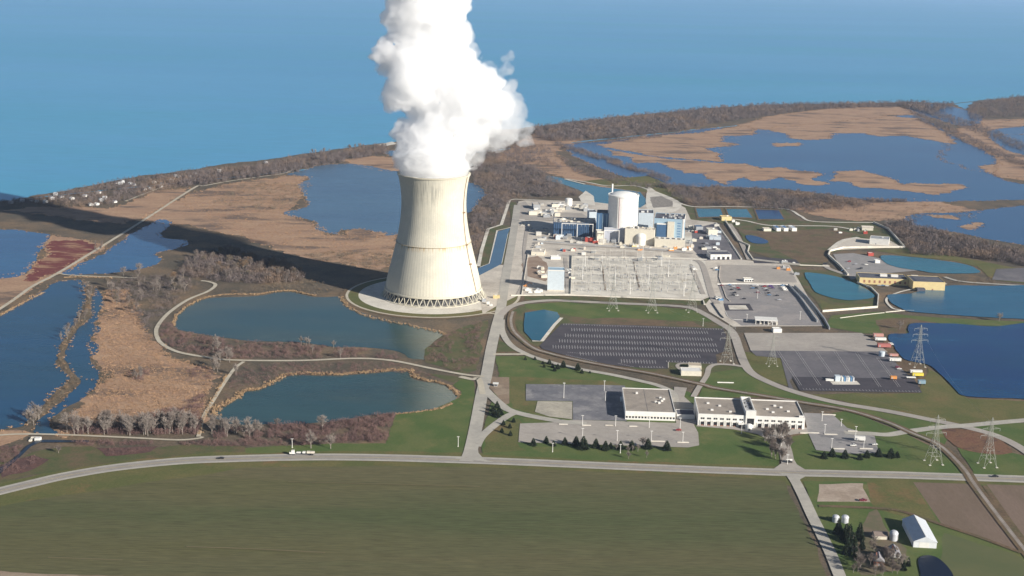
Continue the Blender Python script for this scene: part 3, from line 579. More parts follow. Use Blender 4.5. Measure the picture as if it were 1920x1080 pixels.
tag(plume, 'towering white steam plume rising from the mouth of the cooling tower', 'steam')
wis = [(968,238,20),(985,262,15),(962,205,24),(948,240,30),(955,165,16),(950,130,10),(948,112,7),(958,105,6),(975,215,14),(990,245,12),(935,262,20),(912,268,15),(900,290,12),(890,300,10),(972,180,10),(884,318,7),(758,318,9),(905,105,5),(885,95,12)]
Bw = []
for px, py, r in wis:
    c = V(px, py, YT+random.uniform(-10,10)); Bw.append((c, r/1.5*.95))
wisp = plume_mesh('wisps', Bw, 1.6, ((16,4.5),(7,3.2),(3.2,1.6)), 8.1, False)
VW = VM.copy(); VW.name = 'thin_steam'; wisp.data.materials.append(VW); VW.node_tree.nodes['Principled Volume'].inputs['Density'].default_value = .045
wisp.parent = plume; wisp['kind'] = 'stuff'
tag(wisp, 'thin ragged wisps on the right of the plume')
# ------------------------------------------------------------------ buildings
def bld(name, label, cat, p0, p1, depth, h, wall, roof, parapet=.8, lip=.35, rz=None, group=None, gable=None):
    a, rz_, wd = frame(p0, p1); rz_ = rz_ if rz is None else rz
    t = thing(name, label, cat, a, rz_, group)
    mb = MB().box(0,0,0,wd,depth,h)
    if parapet:
        q = lip+.05
        mb.box(0,0,h,wd,q,h+parapet).box(0,depth-q,h,wd,depth,h+parapet).box(0,q,h,q,depth-q,h+parapet).box(wd-q,q,h,wd,depth-q,h+parapet)
    mb.build('wall', wall, t)
    if gable: MB().gable(0,0,wd,depth,h+.02,h+gable[1],.5,gable[0]).build('roof', roof, t)
    else: MB().box(lip+.1,lip+.1,h+.01,wd-lip-.1,depth-lip-.1,h+.12).build('roof', roof, t)
    return t, wd
def sub(name, t, x0,y0,z0,x1,y1,z1, m): return MB().box(x0,y0,z0,x1,y1,z1).build(name, m, t)
# two-storey office building
ofc, wd = bld('office_building', 'long white two-storey office building with flat tan roof and raised centre bay', 'building', (1308,798), (1508,806), 46, 10.2, WHT, ROOFT, 1.0, .6)
cx0, cx1 = wd*.445, wd*.54
MB().box(cx0,-1.2,0,cx1,2,16).box(cx0,2,10.3,cx0+.8,44,14).box(cx1-.8,2,10.3,cx1,44,14).box(cx0+.8,43.2,10.3,cx1-.8,44,14).build('centre_bay', WHT, ofc)
MB().box(cx0+1.5,-1.5,3.5,cx1-1.5,-1.2,9).build('bay_glazing', GLASS, ofc)
for k in range(7): MB().box(cx0+1.6+(k%2)*(cx1-cx0-6)*.55,6+k*5,10.4,cx0+1.6+(k%2)*(cx1-cx0-6)*.55+4,9+k*5,12.3).build('rooftop_unit', GREYM, ofc)
for s0, s1 in ((1.2, cx0-.8), (cx1+.8, wd-1.2)):
    st = (s1-s0)/7
    for k in range(7):
        xm = s0+st*(k+.5)
        w_ = MB().box(xm-st*.3,-.05,6.3,xm+st*.3,.4,7.9).build('window', GLASS, ofc)
        MB().box(xm-.1,-.1,6.3,xm+.1,-.05,7.9).build('mullion', WHT, w_)
        w2 = MB().box(xm-st*.27,-.05,.2,xm+st*.27,.4,4.1).build('window', GLASS, ofc)
        MB().box(xm-st*.2,-.12,.2,xm+st*.2,-.05,1.2).build('window_panel', BRICK, w2)
        for s_ in (-1,1): MB().box(xm+s_*st*.36-.35,-.45,0,xm+s_*st*.36+.35,0,5.2).build('pier', WHT, ofc)
for x, y in ((12,12),(20,24),(28,9),(62,20),(70,30),(66,12),(80,16),(75,26),(10,30)): MB().box(x,y,10.35,x+2.4,y+1.6,11.6).build('roof_vent', WHT, ofc)
sub('corner_dish', ofc, wd-5,2,10.4,wd-1,4,12, WHT)
# round entrance pavilion
a = G(1404, 806); kp = thing('entrance_pavilion', 'small white domed pavilion in front of the centre bay of the white office', 'pavilion', a)
MB().lathe(0,0,[(3.4,0),(3.4,3),(3.1,4.2),(2.2,5.2),(0.02,5.8)],20).build('dome', WHT, kp); MB().box(-9,2,3.8,-2.8,6,4.3).build('canopy', WHT, kp); sub('doorway', kp, -.9,-3.55,0,.9,-3.2,2.3, GLASS)
# warehouse with a row of small windows
wh, wd = bld('warehouse', 'square white warehouse with flat tan roof and row of low windows', 'warehouse', (1172,787), (1266,790), 66, 7.6, WHT, ROOFT, .7, .5)
for k in range(16): xm = wd*(k+.5)/16; w_ = sub('window', wh, xm-.85,-.06,1.9,xm+.85,.3,3.6, GLASS); sub('window_hood', w_, xm-1.1,-.3,3.7,xm+1.1,-.06,4.0, CREAM)
for x, y in ((28,26),(31,24),(33,38),(34,30),(36,35),(12,50)): MB().box(x,y,7.7,x+2,y+1.6,9.4).build('roof_vent', WHT, wh)
MB().box(-2.2,48,0,0,53,3.6).build('lean_to', WHT, wh); MB().box(20,.6,7.65,20.25,65,7.8).build('roof_seam', DARKR, wh)
lk, wd = bld('link_building', 'low white link between the warehouse and the two-storey office', 'building', (1269,786), (1303,787), 14, 4.2, WHT, DARKR, .4)
# training building by the striped lot
tb, wd = bld('training_hall', 'cream flat-roofed hall at the lower edge of the striped parking lot', 'building', (1277,705), (1315,706), 13, 5.0, CREAM, WHT, .3)
t2, wd = bld('annex_building', 'tan annex with pale roof just behind the cream hall by the striped lot', 'building', (1291,693), (1315,694), 10, 4.2, CREAM, plain('tan_roof_pale', (.48,.40,.30)), .3)
# containment
cb = G(1166, 447)
ct = thing('containment_building', 'tall white cylindrical reactor containment with a shallow dome', 'reactor building', cb)
RC = 27.4*scale_at(1166, 447); dH = 66.5
MB().lathe(0,0,[(RC,0),(RC,dH-1.5)],64).build('wall', plain('white_containment', (.80,.79,.75)), ct, smooth=True)
MB().lathe(0,0,[(RC,dH-1.5),(RC+.9,dH-1.2),(RC+.9,dH+.6),(RC-.6,dH+.6),(RC-.6,dH-.6)],64).build('parapet', bpy.data.materials['white_containment'], ct)
MB().lathe(0,0,[(RC-.6,dH-.5),(RC*.8,dH+1.8),(RC*.5,dH+3.7),(RC*.2,dH+4.6),(.02,dH+4.8)],64).build('dome', bpy.data.materials['white_containment'], ct, smooth=True)
a_ = -2.0
for da, mm in ((0, WHT), (.10, plain('pink_conduit', (.50,.36,.34)))): a = a_+da; MB().bar((math.cos(a)*(RC+.25),math.sin(a)*(RC+.25),0),(math.cos(a)*(RC+.25),math.sin(a)*(RC+.25),dH),.5).build('conduit', mm, ct)
MB().cyl(-RC*.72,RC*.78,0,dH+13,1.3,n=12).build('vent_stack', WHT, ct)
# auxiliary, turbine and intake buildings round it
bu = lambda *a, **k: bld(*a, **k)
ax, wd = bu('auxiliary_building', 'cream windowless block standing in front of the white containment', 'building', (1171,458), (1226,461), 16, 23, CREAM, SAND)
for k in range(26): x, y = random.uniform(3,wd-5), random.uniform(2,13); s_ = random.uniform(1,3); MB().box(x,y,23.1,x+s_,y+s_,23.1+random.uniform(1,3.5)).build('rooftop_unit', random.choice([WHT,GREYM,CREAM,STEEL]), ax)
tb_, wd = bu('turbine_building', 'tall blue clad turbine building with white edge trim right of the containment', 'building', (1225,452), (1281,455), 46, 34, BLUE, DARKR)
for k in range(6): w_ = sub('louvre', tb_, wd-10,-.1,8+k*4,wd-5,.2,9.4+k*4, NAVY)
sub('trim', tb_, wd-2.4,-.3,0,wd+.25,-.02,35.5, WHT); sub('trim', tb_, wd+.02,0,30,wd+.3,46,35, WHT); sub('stair_tower', tb_, 20,-5,0,30,-.02,31, CREAM); sub('blue_panel', tb_, 4,-4,0,19.9,-.05,26, BLUE2); sub('roof_block', tb_, 4,-3.5,26.1,19.8,-.4,28, WHT)
for k in range(16): x, y = random.uniform(3,wd-6), random.uniform(4,40); MB().box(x,y,34.15,x+random.uniform(1,4),y+2,34.2+random.uniform(1,3)).build('rooftop_unit', random.choice([WHT,GREYM,STEEL]), tb_)
fb, wd = bu('service_building', 'low cream block across the foot of the blue turbine building', 'building', (1227,463), (1283,466), 12, 12, CREAM, DARKR)
for k in range(5): sub('rooftop_unit', fb, 5+k*8,4,12.1,8+k*8,7,14, WHT)
bb, wd = bu('condenser_building', 'pale blue flat-roofed block behind the containment on its right', 'building', (1196,432), (1224,433), 30, 27, PBLUE, DARKR)
sub('rooftop_unit', bb, 4,6,27.1,9,12,29, WHT); sub('rooftop_unit', bb, 13,8,27.1,15,12,30, WHT)
nb, wd = bu('diesel_building', 'dark blue clad block tucked behind the shaded side of the containment', 'building', (1117,447), (1141,448), 28, 38, BLUE2, DARKR)
for k in range(3): sub('cladding_rib', nb, 3+k*6,-.5,0,4+k*6,-.02,37, BLUE)
ib, wd = bu('intake_building', 'grey and white pump house at the end of the turquoise canal', 'building', (1104,428), (1118,428), 20, 25, PBLUE, DARKR)
eb, wd = bu('switchgear_building', 'short cream block left of the shaded courtyard at the containment foot', 'building', (1119,456), (1131,456), 14, 17, CREAM, WHT)
cb2, wd = bu('courtyard_building', 'set-back wall in shade-tinted blue-grey between two cream blocks below the containment', 'building', (1132,453), (1170,454), 10, 19, plain('shade_tinted_wall', (.42,.44,.50)), WHT)  # blue-grey wall colour carries the shade of the recessed courtyard
th_, wd = bu('turbine_hall', 'long shade-darkened blue ribbed hall left of the containment with a beige cluttered roof', 'building', (1037,443), (1117,445), 40, 21, plain('shaded_navy', (.03,.06,.115)), SAND)  # navy cladding darkened in its colour so the whole front looks shaded
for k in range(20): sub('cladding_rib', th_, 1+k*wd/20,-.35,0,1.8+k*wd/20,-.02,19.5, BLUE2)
for k in range(34): x, y = random.uniform(2,wd-8), random.uniform(3,35); s_ = random.uniform(1.5,6); MB().box(x,y,20.15,x+s_,y+random.uniform(1.5,4),20.2+random.uniform(1,4)).build('rooftop_unit', random.choice([WHT,GREYM,STEEL,CREAM]), th_)
# tanks
def tank(name, label, px, py, r, h, m=WHT, dome=.25, rings=0, group=None):
    t = thing(name, label, 'tank', G(px,py), 0, group)
    MB().lathe(0,0,[(r,0),(r,h)],28).build('wall', m, t, smooth=True)
    MB().lathe(0,0,[(r+.15,h-.1),(r*.85,h+r*dome*.55),(r*.5,h+r*dome*.9),(.02,h+r*dome)],28).build('roof', m, t)
    MB().bar((r*.7,-r*.74,0),(r*.7,-r*.74,h),.18).build('ladder', STEEL, t)
    return t
tank('water_tank', 'white domed tank in front of the cream block below the containment', 1201, 459, 7.6, 13.5, dome=.6)
tank('storage_tank', 'round white storage tank near the upper edge of the plant site', 1066, 386, 6.2, 12)
tank('fuel_tank', 'squat grey tank among the pipework left of the containment', 1020, 449, 3.4, 3.5, GREYM)
tank('grain_bin', 'white steel grain bin, left one of the pair by the side road', 1566.5, 979, 2.5, 4.4, SILV, .55); tank('grain_bin', 'white steel grain bin, right one of the pair by the side road', 1584, 980, 2.6, 4.6, SILV, .55)
tank('grain_bin', 'larger white steel bin with conical roof beside the big barn', 1675, 1013, 3.0, 5.6, SILV, .7)
# other plant buildings: name,label,cat,p0,p1,depth,h,wall,roof,gable
for name, lab, p0, p1, dp, h, wm, rm, gb in [
  ('workshop','beige-roofed workshop with cream wall at the left edge of the yard',(996,479),(1020,480),26,5,CREAM,SAND,None),
  ('office_trailer','plain white trailer standing behind the pale blue hall',(1033,487),(1051,487),8,4,WHT,WHT,None),
  ('tall_hall','tall pale blue clad hall casting a long shadow on the access road',(1026,546),(1057,547),16,27,PBLUE,BLUE,None),
  ('garage','dark-roofed garage with white front and wide doors by the yard gate',(1332,487),(1371,487),24,7,WHT,DARKR,None),
  ('pump_shed','grey sloping-roofed shed at the upper left of the plant site',(1000,393),(1013,393),22,8,GREYM,SAND,None),
  ('low_workshop','low white workshop joined to the round storage tank',(1038,388),(1058,388),12,5,WHT,DARKR,None),
  ('gatehouse','yellow box building at the corner of the water basins',(1353,414),(1372,414),14,6,YEL,YEL,None),
  ('control_office','cream office among the blue-grey sheds right of the turbine building',(1328,441),(1345,441),16,8,CREAM,CREAM,None),
  ('maintenance_shop','pale shop with white eaves next to the cream office',(1330,450),(1352,451),14,5,PBLUE,PBLUE,None),
  ('shed','blue-roofed shed between the turbine building and the cream office',(1305,435),(1318,435),14,8,GREYM,BLUE2,None),
  ('shed','small white-roofed shed right of the blue turbine building',(1292,431),(1300,431),8,5,CREAM,WHT,None),
  ('shed','dark-roofed shed above the garage with wide doors',(1322,468),(1334,468),12,4,GREYM,DARKR,None),
  ('filter_house','white filter house with striped roof, leftmost beyond the grass plot',(1456,434),(1464,434),22,5,WHT,NAVY,None),
  ('filter_house','white filter house with striped roof, middle one beyond the grass plot',(1470,434),(1478,434),22,5,WHT,NAVY,None),
  ('filter_house','white filter house with pale roof, rightmost beyond the grass plot',(1485,434),(1494,434),22,5,WHT,PBLUE,None),
  ('shed','tan shed with white door beyond the grass plot',(1432,434),(1446,434),10,4,CREAM,SAND,None),
  ('warehouse_block','white block with blue-grey roof on the gravel above the yellow building',(1630,458),(1666,461),22,9,WHT,GREYM,None),
  ('shed','beige shed with pitched roof near the bend of the far wall',(1616,432),(1637,433),10,5,CREAM,SAND,('x',2)),
  ('visitor_building','long yellow building with dark roof between the turquoise ponds',(1611,532),(1702,536),30,8,YEL,DARKR,None),
  ('visitor_wing','taller yellow wing with grey roof at the right end of the long yellow building',(1711,544),(1771,546),34,11,YEL,DARKR,None),
  ('gate_canopy_office','low white security office across the middle of the parking lot',(1395,529),(1412,529),8,4,WHT,CREAM,None),
  ('guard_office','small white guard office below the gate canopy',(1450,624),(1466,624),8,4,WHT,WHT,None),
  ('shed','small white shed at the edge of the visitor lot',(1641,494),(1650,494),6,4,WHT,WHT,None),
  ('shed','red-ended shed at the top of the visitor lot',(1628,480),(1638,480),6,4,RED,WHT,None),
  ('relay_house','blue-roofed relay house at the lower edge of the switchyard',(1292,470),(1296,470),5,4,WHT,WHT,None),
  ('relay_house','cream relay hut at the upper right corner of the switchyard',(1240,484),(1255,485),8,4,CREAM,SAND,None)]:
    t, wd = bld(name, lab, 'building', p0, p1, dp, h, wm, rm, 0 if gb else .5, gable=gb)
    if name == 'garage':
        for k in range(4): sub('garage_door', t, 3+k*wd/4.4,-.06,.1,3+k*wd/4.4+wd*.13,.2,4.2, GLASS if k else GREYM)
        for k in range(3): sub('window', t, 6+k*9,-.06,5,9+k*9,.2,6, GREYM)
    elif name == 'visitor_building':
        for k in range(9): sub('window', t, 5+k*wd/9.5,-.06,2,7.5+k*wd/9.5,.2,5.5, BRICK)
        for x in (28,42,68): sub('rooftop_unit', t, x,12,8.15,x+9,17,11, WHT)
    elif name == 'visitor_wing':
        sub('porch', t, 4,-8,0,14,-.02,4, DARKR); sub('roof_seam', t, 4,1,11.15,5.2,32,11.3, BLK); sub('door', t, 24,-.06,0,26,.2,2.5, BRICK)
    elif name == 'tall_hall': sub('base_trim', t, 0,-.15,0,wd,-.02,2, SAND); sub('roof_edge', t, 0,-.3,26.2,wd,-.02,27.6, WHT)
    elif name == 'gate_canopy_office':
        for k in range(4): sub('window', t, 1.5+k*3,-.06,1,3.5+k*3,.2,3, GLASS)
    elif wd > 14: 
        sub('door', t, wd*.3,-.06,0,wd*.3+1.6,.2,2.4, GREYM); sub('rooftop_unit', t, wd*.6,dp*.5,h+.15,wd*.6+2.5,dp*.5+2,h+1.7, WHT)
# security checkpoint canopy
a, rz, wd = frame((1417,609), (1456,611)); t = thing('gate_canopy', 'white canopy on posts over the checkpoint lanes at the parking lot', 'canopy', a, rz)
sub('canopy_roof', t, -1,-1,5.4,wd+1,14,6.4, WHT)
for k in range(6): sub('post', t, k*wd/5-.3,0,0,k*wd/5+.3,.6,5.4, WHT); sub('post', t, k*wd/5-.3,12.4,0,k*wd/5+.3,13,5.4, WHT)
for k in range(3): sub('booth', t, 5+k*9,4,0,7+k*9,8,3, CREAM)
# farm
a, rz, wd = frame((1712,1027), (1751,1031)); bn = thing('barn', 'big white metal barn with ridged roof on the farm', 'barn', a, rz+.12)
wb = 16; MB().box(0,0,0,wb,37,5).build('wall', plain('barn_metal', (.66,.67,.68)), bn); MB().gable(0,0,wb,37,5.02,9,.5,'y').build('roof', plain('barn_roof', (.60,.62,.64), rough=.4), bn); MB().box(4,-.08,0,11,.2,4.4).build('door', WHT, bn); MB().box(wb/2-.25,0,9,wb/2+.25,37,9.2).build('ridge_cap', WHT, bn)
def house(name, lab, p0, p1, dp, h, wm, rm, ax_, rise, rz=None, group=None, cat='house', det=True):
    a, rz_, wd = frame(p0, p1); t = thing(name, lab, cat, a, rz_ if rz is None else rz, group)
    o1 = MB().box(0,0,0,wd,dp,h)
    if ax_ == 'y': o1.add([(0,0,h),(wd,0,h),(wd/2,0,h+rise)],[(0,1,2)])
    o1.build('wall', wm, t); r_ = MB().gable(0,0,wd,dp,h+.02,h+rise,.5,ax_).build('roof', rm, t)
    if det:
        MB().box(wd*.25-.4,dp*.5-.4,h+rise-1,wd*.25+.4,dp*.5+.4,h+rise+1).build('chimney', BRICK, r_)
        for k in (.2,.75): sub('window', t, wd*k-.6,-.06,1,wd*k+.6,.2,2.3, GLASS)
        sub('door', t, wd*.45,-.06,0,wd*.45+1,.2,2.1, GREYM)
    return t
GRR = plain('shingle_roof', (.26,.25,.26)); 
house('farmhouse', 'brick farmhouse with grey gabled roof among bare trees', (1638,1061), (1657,1063), 9, 3.6, BRICK, GRR, 'y', 3.4)
house('farmhouse_wing', 'white-gabled garage with dark roof beside the brick farmhouse', (1671,1046), (1688,1047), 11, 3, WHT, GRR, 'y', 2.6)
house('shed', 'brown-roofed open shed above the brick farmhouse', (1640,1012), (1664,1013), 8, 3, CREAM, plain('brown_roof', (.24,.19,.16)), 'x', 1.6, det=False)
# shoreline cottages, far left
cot = [(80,381,1),(110,371,0),(93,374,1),(155,369,0),(181,363,0),(165,385,2),(176,385,2),(210,380,0),(192,374,1),(215,344,0),(225,343,1),(240,347,1),(247,349,0),(284,344,2),(267,356,0),(278,356,2),(297,352,1),(317,340,2),(342,332,0),(361,327,0),(368,330,1),(325,332,1),(385,327,0),(407,323,1),(37,379,1),(15,382,1),(55,377,0),(352,333,2),(185,377,1),(300,347,0),(222,347,1),(64,380,2),(495,307,1),(100,367,1),(332,335,1),(130,374,2)]
ordn = ['first','second','third','fourth','fifth','sixth','seventh','eighth','ninth','tenth','eleventh','twelfth']
def nth(k): return ordn[k] if k < 12 else f'{k+1}th'
cot.sort(); protos = {}
for i, (px, py, kd) in enumerate(cot):
    dx = (9,11,15)[kd]; a = G(px, py); rz = -.5+(.9*math.sin(i*2.3))*.5
    if kd not in protos:
        t = house('cottage', None, (px-4,py), (px+4,py), (8,8,9)[kd], (3,4.5,3)[kd], WHT if kd != 1 else plain('pale_siding', (.55,.56,.56)), (GRR, plain('light_roof', (.5,.5,.5)), plain('white_roof', (.66,.65,.62)))[kd], 'x', 2.6, det=False)
        sub('window', t, 1,-.06,1,2.2,.2,2.2, GLASS); sub('door', t, 4,-.06,0,5,.2,2.1, GREYM); protos[kd] = t
    else: t = copy_tree(protos[kd])
    t.location = a; t.rotation_euler.z = rz; t.scale = (.8,.8,.8)
    tag(t, f"{('white','pale grey','long low white')[kd]} lakeshore cottage, {nth(i)} from the left along the beach", 'cottage', 'cottages along the lakeshore')
# ------------------------------------------------------------------ switchyard
def lattice(mb, P0, P1, w0, w1, n, r=.12, face=True):
    """square lattice mast between two points"""
    P0 = Vector(P0); P1 = Vector(P1); cs = [(-1,-1),(1,-1),(1,1),(-1,1)]
    L_ = [[P0.lerp(P1, k/n)+Vector((c[0],c[1],0))*(w0+(w1-w0)*k/n)/2 for k in range(n+1)] for c in cs]
    for c in range(4):
        mb.bar(L_[c][0], L_[c][-1], r)
        for k in range(n): mb.bar(L_[c][k], L_[(c+1)%4][k+1], r*.6); mb.bar(L_[c][k+1], L_[(c+1)%4][k+1], r*.6)
def make_gantry(w_, h):
    t = thing('line_gantry', None, None)
    for x in (0, w_):
        m1 = MB(); m1.bar((x,-1.2,0),(x,0,h),.22); m1.bar((x,1.2,0),(x,0,h),.22); m1.bar((x,-.6,h/2),(x,.6,h/2),.14); m1.bar((x,0,h),(x,0,h+3.5),.1,.04); m1.build('leg', STEEL, t)
    m2 = MB()
    for z in (h-.9, h): m2.bar((0,0,z),(w_,0,z),.16)
    for k in range(int(w_/2)): m2.bar((k*2,0,h-.9),(k*2+1,0,h),.08); m2.bar((k*2+1,0,h),(k*2+2,0,h-.9),.08)
    m2.build('crossbeam', STEEL, t)
    for k in (.2,.5,.8): MB().cyl(w_*k,0,h-3.2,h-1,.16,n=6).build('insulator', GREYM, t)
    return t
gp = {}
rows = [(485,1078,1232,5,12),(497,1076,1300,7,11),(511,1074,1305,7,11),(526,1072,1310,7,10),(541,1070,1312,7,10)]
for ri, (py, xa, xb, n, h) in enumerate(rows):
    for k in range(n):
        px = xa+(xb-xa)*(k+.1)/n+random.uniform(-2,2); w_ = 17
        if h not in gp: g = gp[h] = make_gantry(w_, h)
        else: g = copy_tree(gp[h])
        g.location = G(px, py+random.uniform(-1,1)); g.rotation_euler.z = -.03
        tag(g, f'pale steel gantry, {nth(k)} from left in the {nth(ri)} switchyard row from the back', 'gantry', 'steel gantries in the switchyard')
# columns running front to back
def make_breaker():
    t = thing('circuit_breaker', None, None)
    MB().box(-1.4,-.5,0,1.4,.5,.35).box(-1.2,-.3,.35,-1,.3,2.4).box(1,-.3,.35,1.2,.3,2.4).build('stand', GREYM, t)
    m_ = MB().box(-1.5,-.45,2.4,1.5,.45,3.3); m_.build('tank', plain('breaker_grey', (.22,.23,.24)), t)
    for x in (-1,0,1): MB().bar((x,0,3.3),(x*1.5,0,5.6),.2,.12,n=6).build('bushing', plain('brown_porcelain', (.16,.11,.09)), t)
    return t
def make_post():
    t = thing('bus_support', None, None)
    MB().box(-.2,-.2,0,.2,.2,3.6).box(2.8,-.2,0,3.2,.2,3.6).box(.2,-.1,1.6,2.8,.1,1.8).build('stand', STEEL, t)
    MB().box(-.6,-.15,3.6,3.6,.15,3.9).build('crossbar', STEEL, t)
    for x in (0,1.5,3): MB().cyl(x,0,3.9,6,.18,n=6).build('insulator', GREYM, t)
    return t
bp = make_breaker(); sp = make_post(); first = {0:True,1:True}
eq = []
for ri, (py, xa, xb, n_) in enumerate([(491,1078,1240,15),(503,1080,1300,22),(508,1082,1160,9),(518,1078,1305,23),(523,1150,1250,10),(534,1076,1310,22),(547,1074,1315,21)]):
    for k in range(n_): eq.append((xa+(xb-xa)*(k+.5)/n_+random.uniform(-2,2), py+random.uniform(-1.3,1.3), (k+ri) % 2, ri, k))
for px, py, kd, ri, k in eq:
    src = (bp, sp)[kd]; t = src if first[kd] else copy_tree(src); first[kd] = False
    t.location = G(px, py); t.rotation_euler.z = random.choice((0, math.pi/2))
    tag(t, (f'dark grey circuit breaker, {nth(k)} from left in {nth(ri)} equipment row of the switchyard', f'steel bus support, {nth(k)} from left in {nth(ri)} equipment row of the switchyard')[kd], ('circuit breaker','bus support')[kd], ('breakers in the switchyard','bus supports in the switchyard')[kd])
# tall lightning masts
mastp = None
for k, (px, py, h) in enumerate([(1092,525,30),(1153,537,26),(1205,484,24),(1216,537,30),(1181,553,22),(1253,520,24),(1128,509,24),(1190,530,22),(1282,556,20),(1285,540,20),(1097,500,18),(1240,500,22)]):
    if mastp is None:
        mastp = thing('lightning_mast', None, None); MB().cyl(0,0,0,26,.45,.16,n=8).build('pole', WHT, mastp); MB().box(-.7,-.7,0,.7,.7,.5).build('footing', PALE, mastp); t = mastp
    else: t = copy_tree(mastp)
    t.location = G(px, py); t.scale = (1,1,h/26); tag(t, f'slim white lightning mast, {nth(k)} of those over the switchyard', 'mast', 'lightning masts over the switchyard')
for k, t in enumerate(sorted([o for o in bpy.data.objects if o.name.startswith('lightning_mast')], key=lambda o: o.location.x)): t['label'] = f'slim white lightning mast, {nth(k)} from the left over the switchyard'
# transformer frames left of the containment
for k, (xa, xb, py, h) in enumerate([(1053,1081,448,24),(1082,1111,449,24),(1132,1160,459,22)]):
    a, rz, wd = frame((xa,py),(xb,py+.6)); t = thing('tall_gantry', f"tall white portal frame, {('leftmost','middle','rightmost')[k]} of three beside the containment", 'gantry', a, rz, 'portal frames beside the containment')
    MB().box(-.4,-.4,0,.4,.4,h).build('leg', WHT, t); MB().box(wd-.4,-.4,0,wd+.4,.4,h).build('leg', WHT, t); MB().box(.45,-.35,h-1,wd-.45,.35,h-.1).build('crossbeam', WHT, t)
    for q in (.25,.5,.75): MB().cyl(wd*q,0,h-4,h-1.05,.3,n=6).build('insulator', GREYM, t)
for k, (px, py) in enumerate([(1063,444),(1100,450),(1146,456),(1114,488),(1195,490),(1108,475),(1233,488),(1180,463),(1055,449)]):
    t = thing('transformer', f"boxy grey power transformer with radiators, {nth(k)} listed near the containment yard", 'transformer', G(px,py))
    MB().box(0,0,.4,7,4,4.6).build('tank', CREAM if k%2 else GREYM, t)
    for q in range(4): MB().box(.6+q*1.6,-1.2,.8,1.6+q*1.6,-.05,4).build('radiator', GREYM, t)
    for q in (1.5,3.5,5.5): MB().cyl(q,2,4.6,6.8,.25,.15,n=6).build('bushing', GREYM, t)
    MB().cyl(6,3,4.6,5.6,.6,n=8).build('conservator', GREYM, t)
where = ['behind the left portal frame','under the middle portal frame','inside the shaded courtyard frame','left at the back edge of the switchyard','centre at the back edge of the switchyard','on the road verge above the switchyard','right at the back edge of the switchyard','beside the cream block next to the domed tank','under the left portal frame']
for t, s_ in zip([o for o in bpy.data.objects if o.name.startswith('transformer')], where): t['label'] = 'boxy power transformer with radiators, ' + s_
# scattered yard equipment: containers, skids, small huts
yc = [WHT,WHT,CREAM,CREAM,GREYM,GREYM,PBLUE,SAND,SAND,STEEL,STEEL,BLUP,RED,WHT]
cname = {WHT.name:'white',CREAM.name:'cream',GREYM.name:'grey',PBLUE.name:'pale blue',SAND.name:'sandy',BLUP.name:'blue',RED.name:'red',ORG.name:'orange',YEL.name:'yellow',STEEL.name:'dull metal'}
spots = []
def zone(x0,y0,x1,y1,n,desc,cols=None):
    for _ in range(n): spots.append((random.uniform(x0,x1), random.uniform(y0,y1), desc, random.choice(cols or yc)))
zone(985,385,1035,408,13,'at the upper left corner of the plant'); zone(1020,388,1095,399,18,'below the round storage tank',[WHT,CREAM,SAND,WHT,GREYM,STEEL]); zone(1000,437,1050,452,9,'left of the portal frames'); zone(1060,452,1130,460,8,'under the portal frames',[GREYM,CREAM,RED,STEEL])
zone(1185,463,1290,472,14,'in front of the turbine building',[ORG,ORG,YEL,WHT,CREAM,GREYM,SAND]); zone(1285,425,1345,470,20,'right of the turbine building'); zone(1040,468,1095,486,8,'behind the pale blue hall'); zone(1000,500,1026,525,9,'in the brown yard beside the pale blue hall',[WHT,CREAM,GREYM,SAND]); zone(980,545,1020,551,5,'left of the pale blue hall',[WHT,GREYM,WHT])
zone(1560,428,1640,442,7,'near the bend of the far wall'); zone(900,560,925,575,4,'beside the cooling tower',[WHT,YEL,GREYM]); zone(1455,490,1490,528,7,'at the right edge of the upper parking lot',[ORG,GREYM,SAND,WHT]); zone(1058,498,1068,525,5,'right of the pale blue hall'); zone(1370,415,1382,424,4,'by the water basins',[WHT,WHT,BLUP]); zone(1340,560,1352,568,3,'at the gate island')
zone(975,418,1030,436,9,'at the left end of the dark ribbed hall',[GREYM,CREAM,WHT,STEEL]); zone(990,400,1050,412,9,'just above the long containment shadow',[WHT,CREAM,GREYM]); zone(1130,458,1170,466,5,'in the courtyard below the containment',[GREYM,CREAM,WHT]); zone(1000,455,1020,470,4,'above the beige workshop')
seen = {}
for px, py, desc, c in spots:
    big_ = 1.6 if py < 415 or 'frames' in desc else 1.0
    t = thing('equipment_skid', None, 'equipment', G(px,py), random.uniform(-.15,.15)); L_ = random.uniform(3,8)*big_; w_ = random.uniform(2.2,4.5)*big_; h = random.uniform(1.8,4.4)*big_
    MB().box(0,0,.25,L_,w_,h).build('housing', c, t); MB().box(-.2,-.2,0,L_+.2,w_+.2,.24).build('base', GREYM, t); MB().box(L_*.2,w_*.2,h+.01,L_*.55,w_*.7,h+random.uniform(.3,1.1)).build('top_unit', random.choice([GREYM,WHT,STEEL]), t)
    t.name = 'equipment_skid'; key = (cname[c.name], desc); seen.setdefault(key, []).append(t)
for (cn, desc), ts in seen.items():
    ts.sort(key=lambda o: o.location.x)
    for k, t in enumerate(ts): t['label'] = (f'{cn} equipment box {desc}' if len(ts) == 1 else f'{nth(k)} {cn} equipment box from left {desc}')
# orange lift beside the pale blue hall
t = thing('boom_lift', 'orange boom lift beside the shadow of the pale blue hall', 'boom lift', G(985,538)); MB().box(-2.5,-1.2,.8,2.5,1.2,2).build('chassis', ORG, t); MB().bar((-1,0,2),(5,0,6),.4).bar((5,0,6),(9,0,4.6),.3).build('boom', ORG, t); MB().box(9,-1,3.6,10.4,1,4.8).build('basket', WHT, t)
for x in (-1.7,1.7):
    for y in (-1.25,1.25): MB().bar((x,y-.2,.7),(x,y+.2,.7),.7,n=10).build('wheel', TYRE, t)
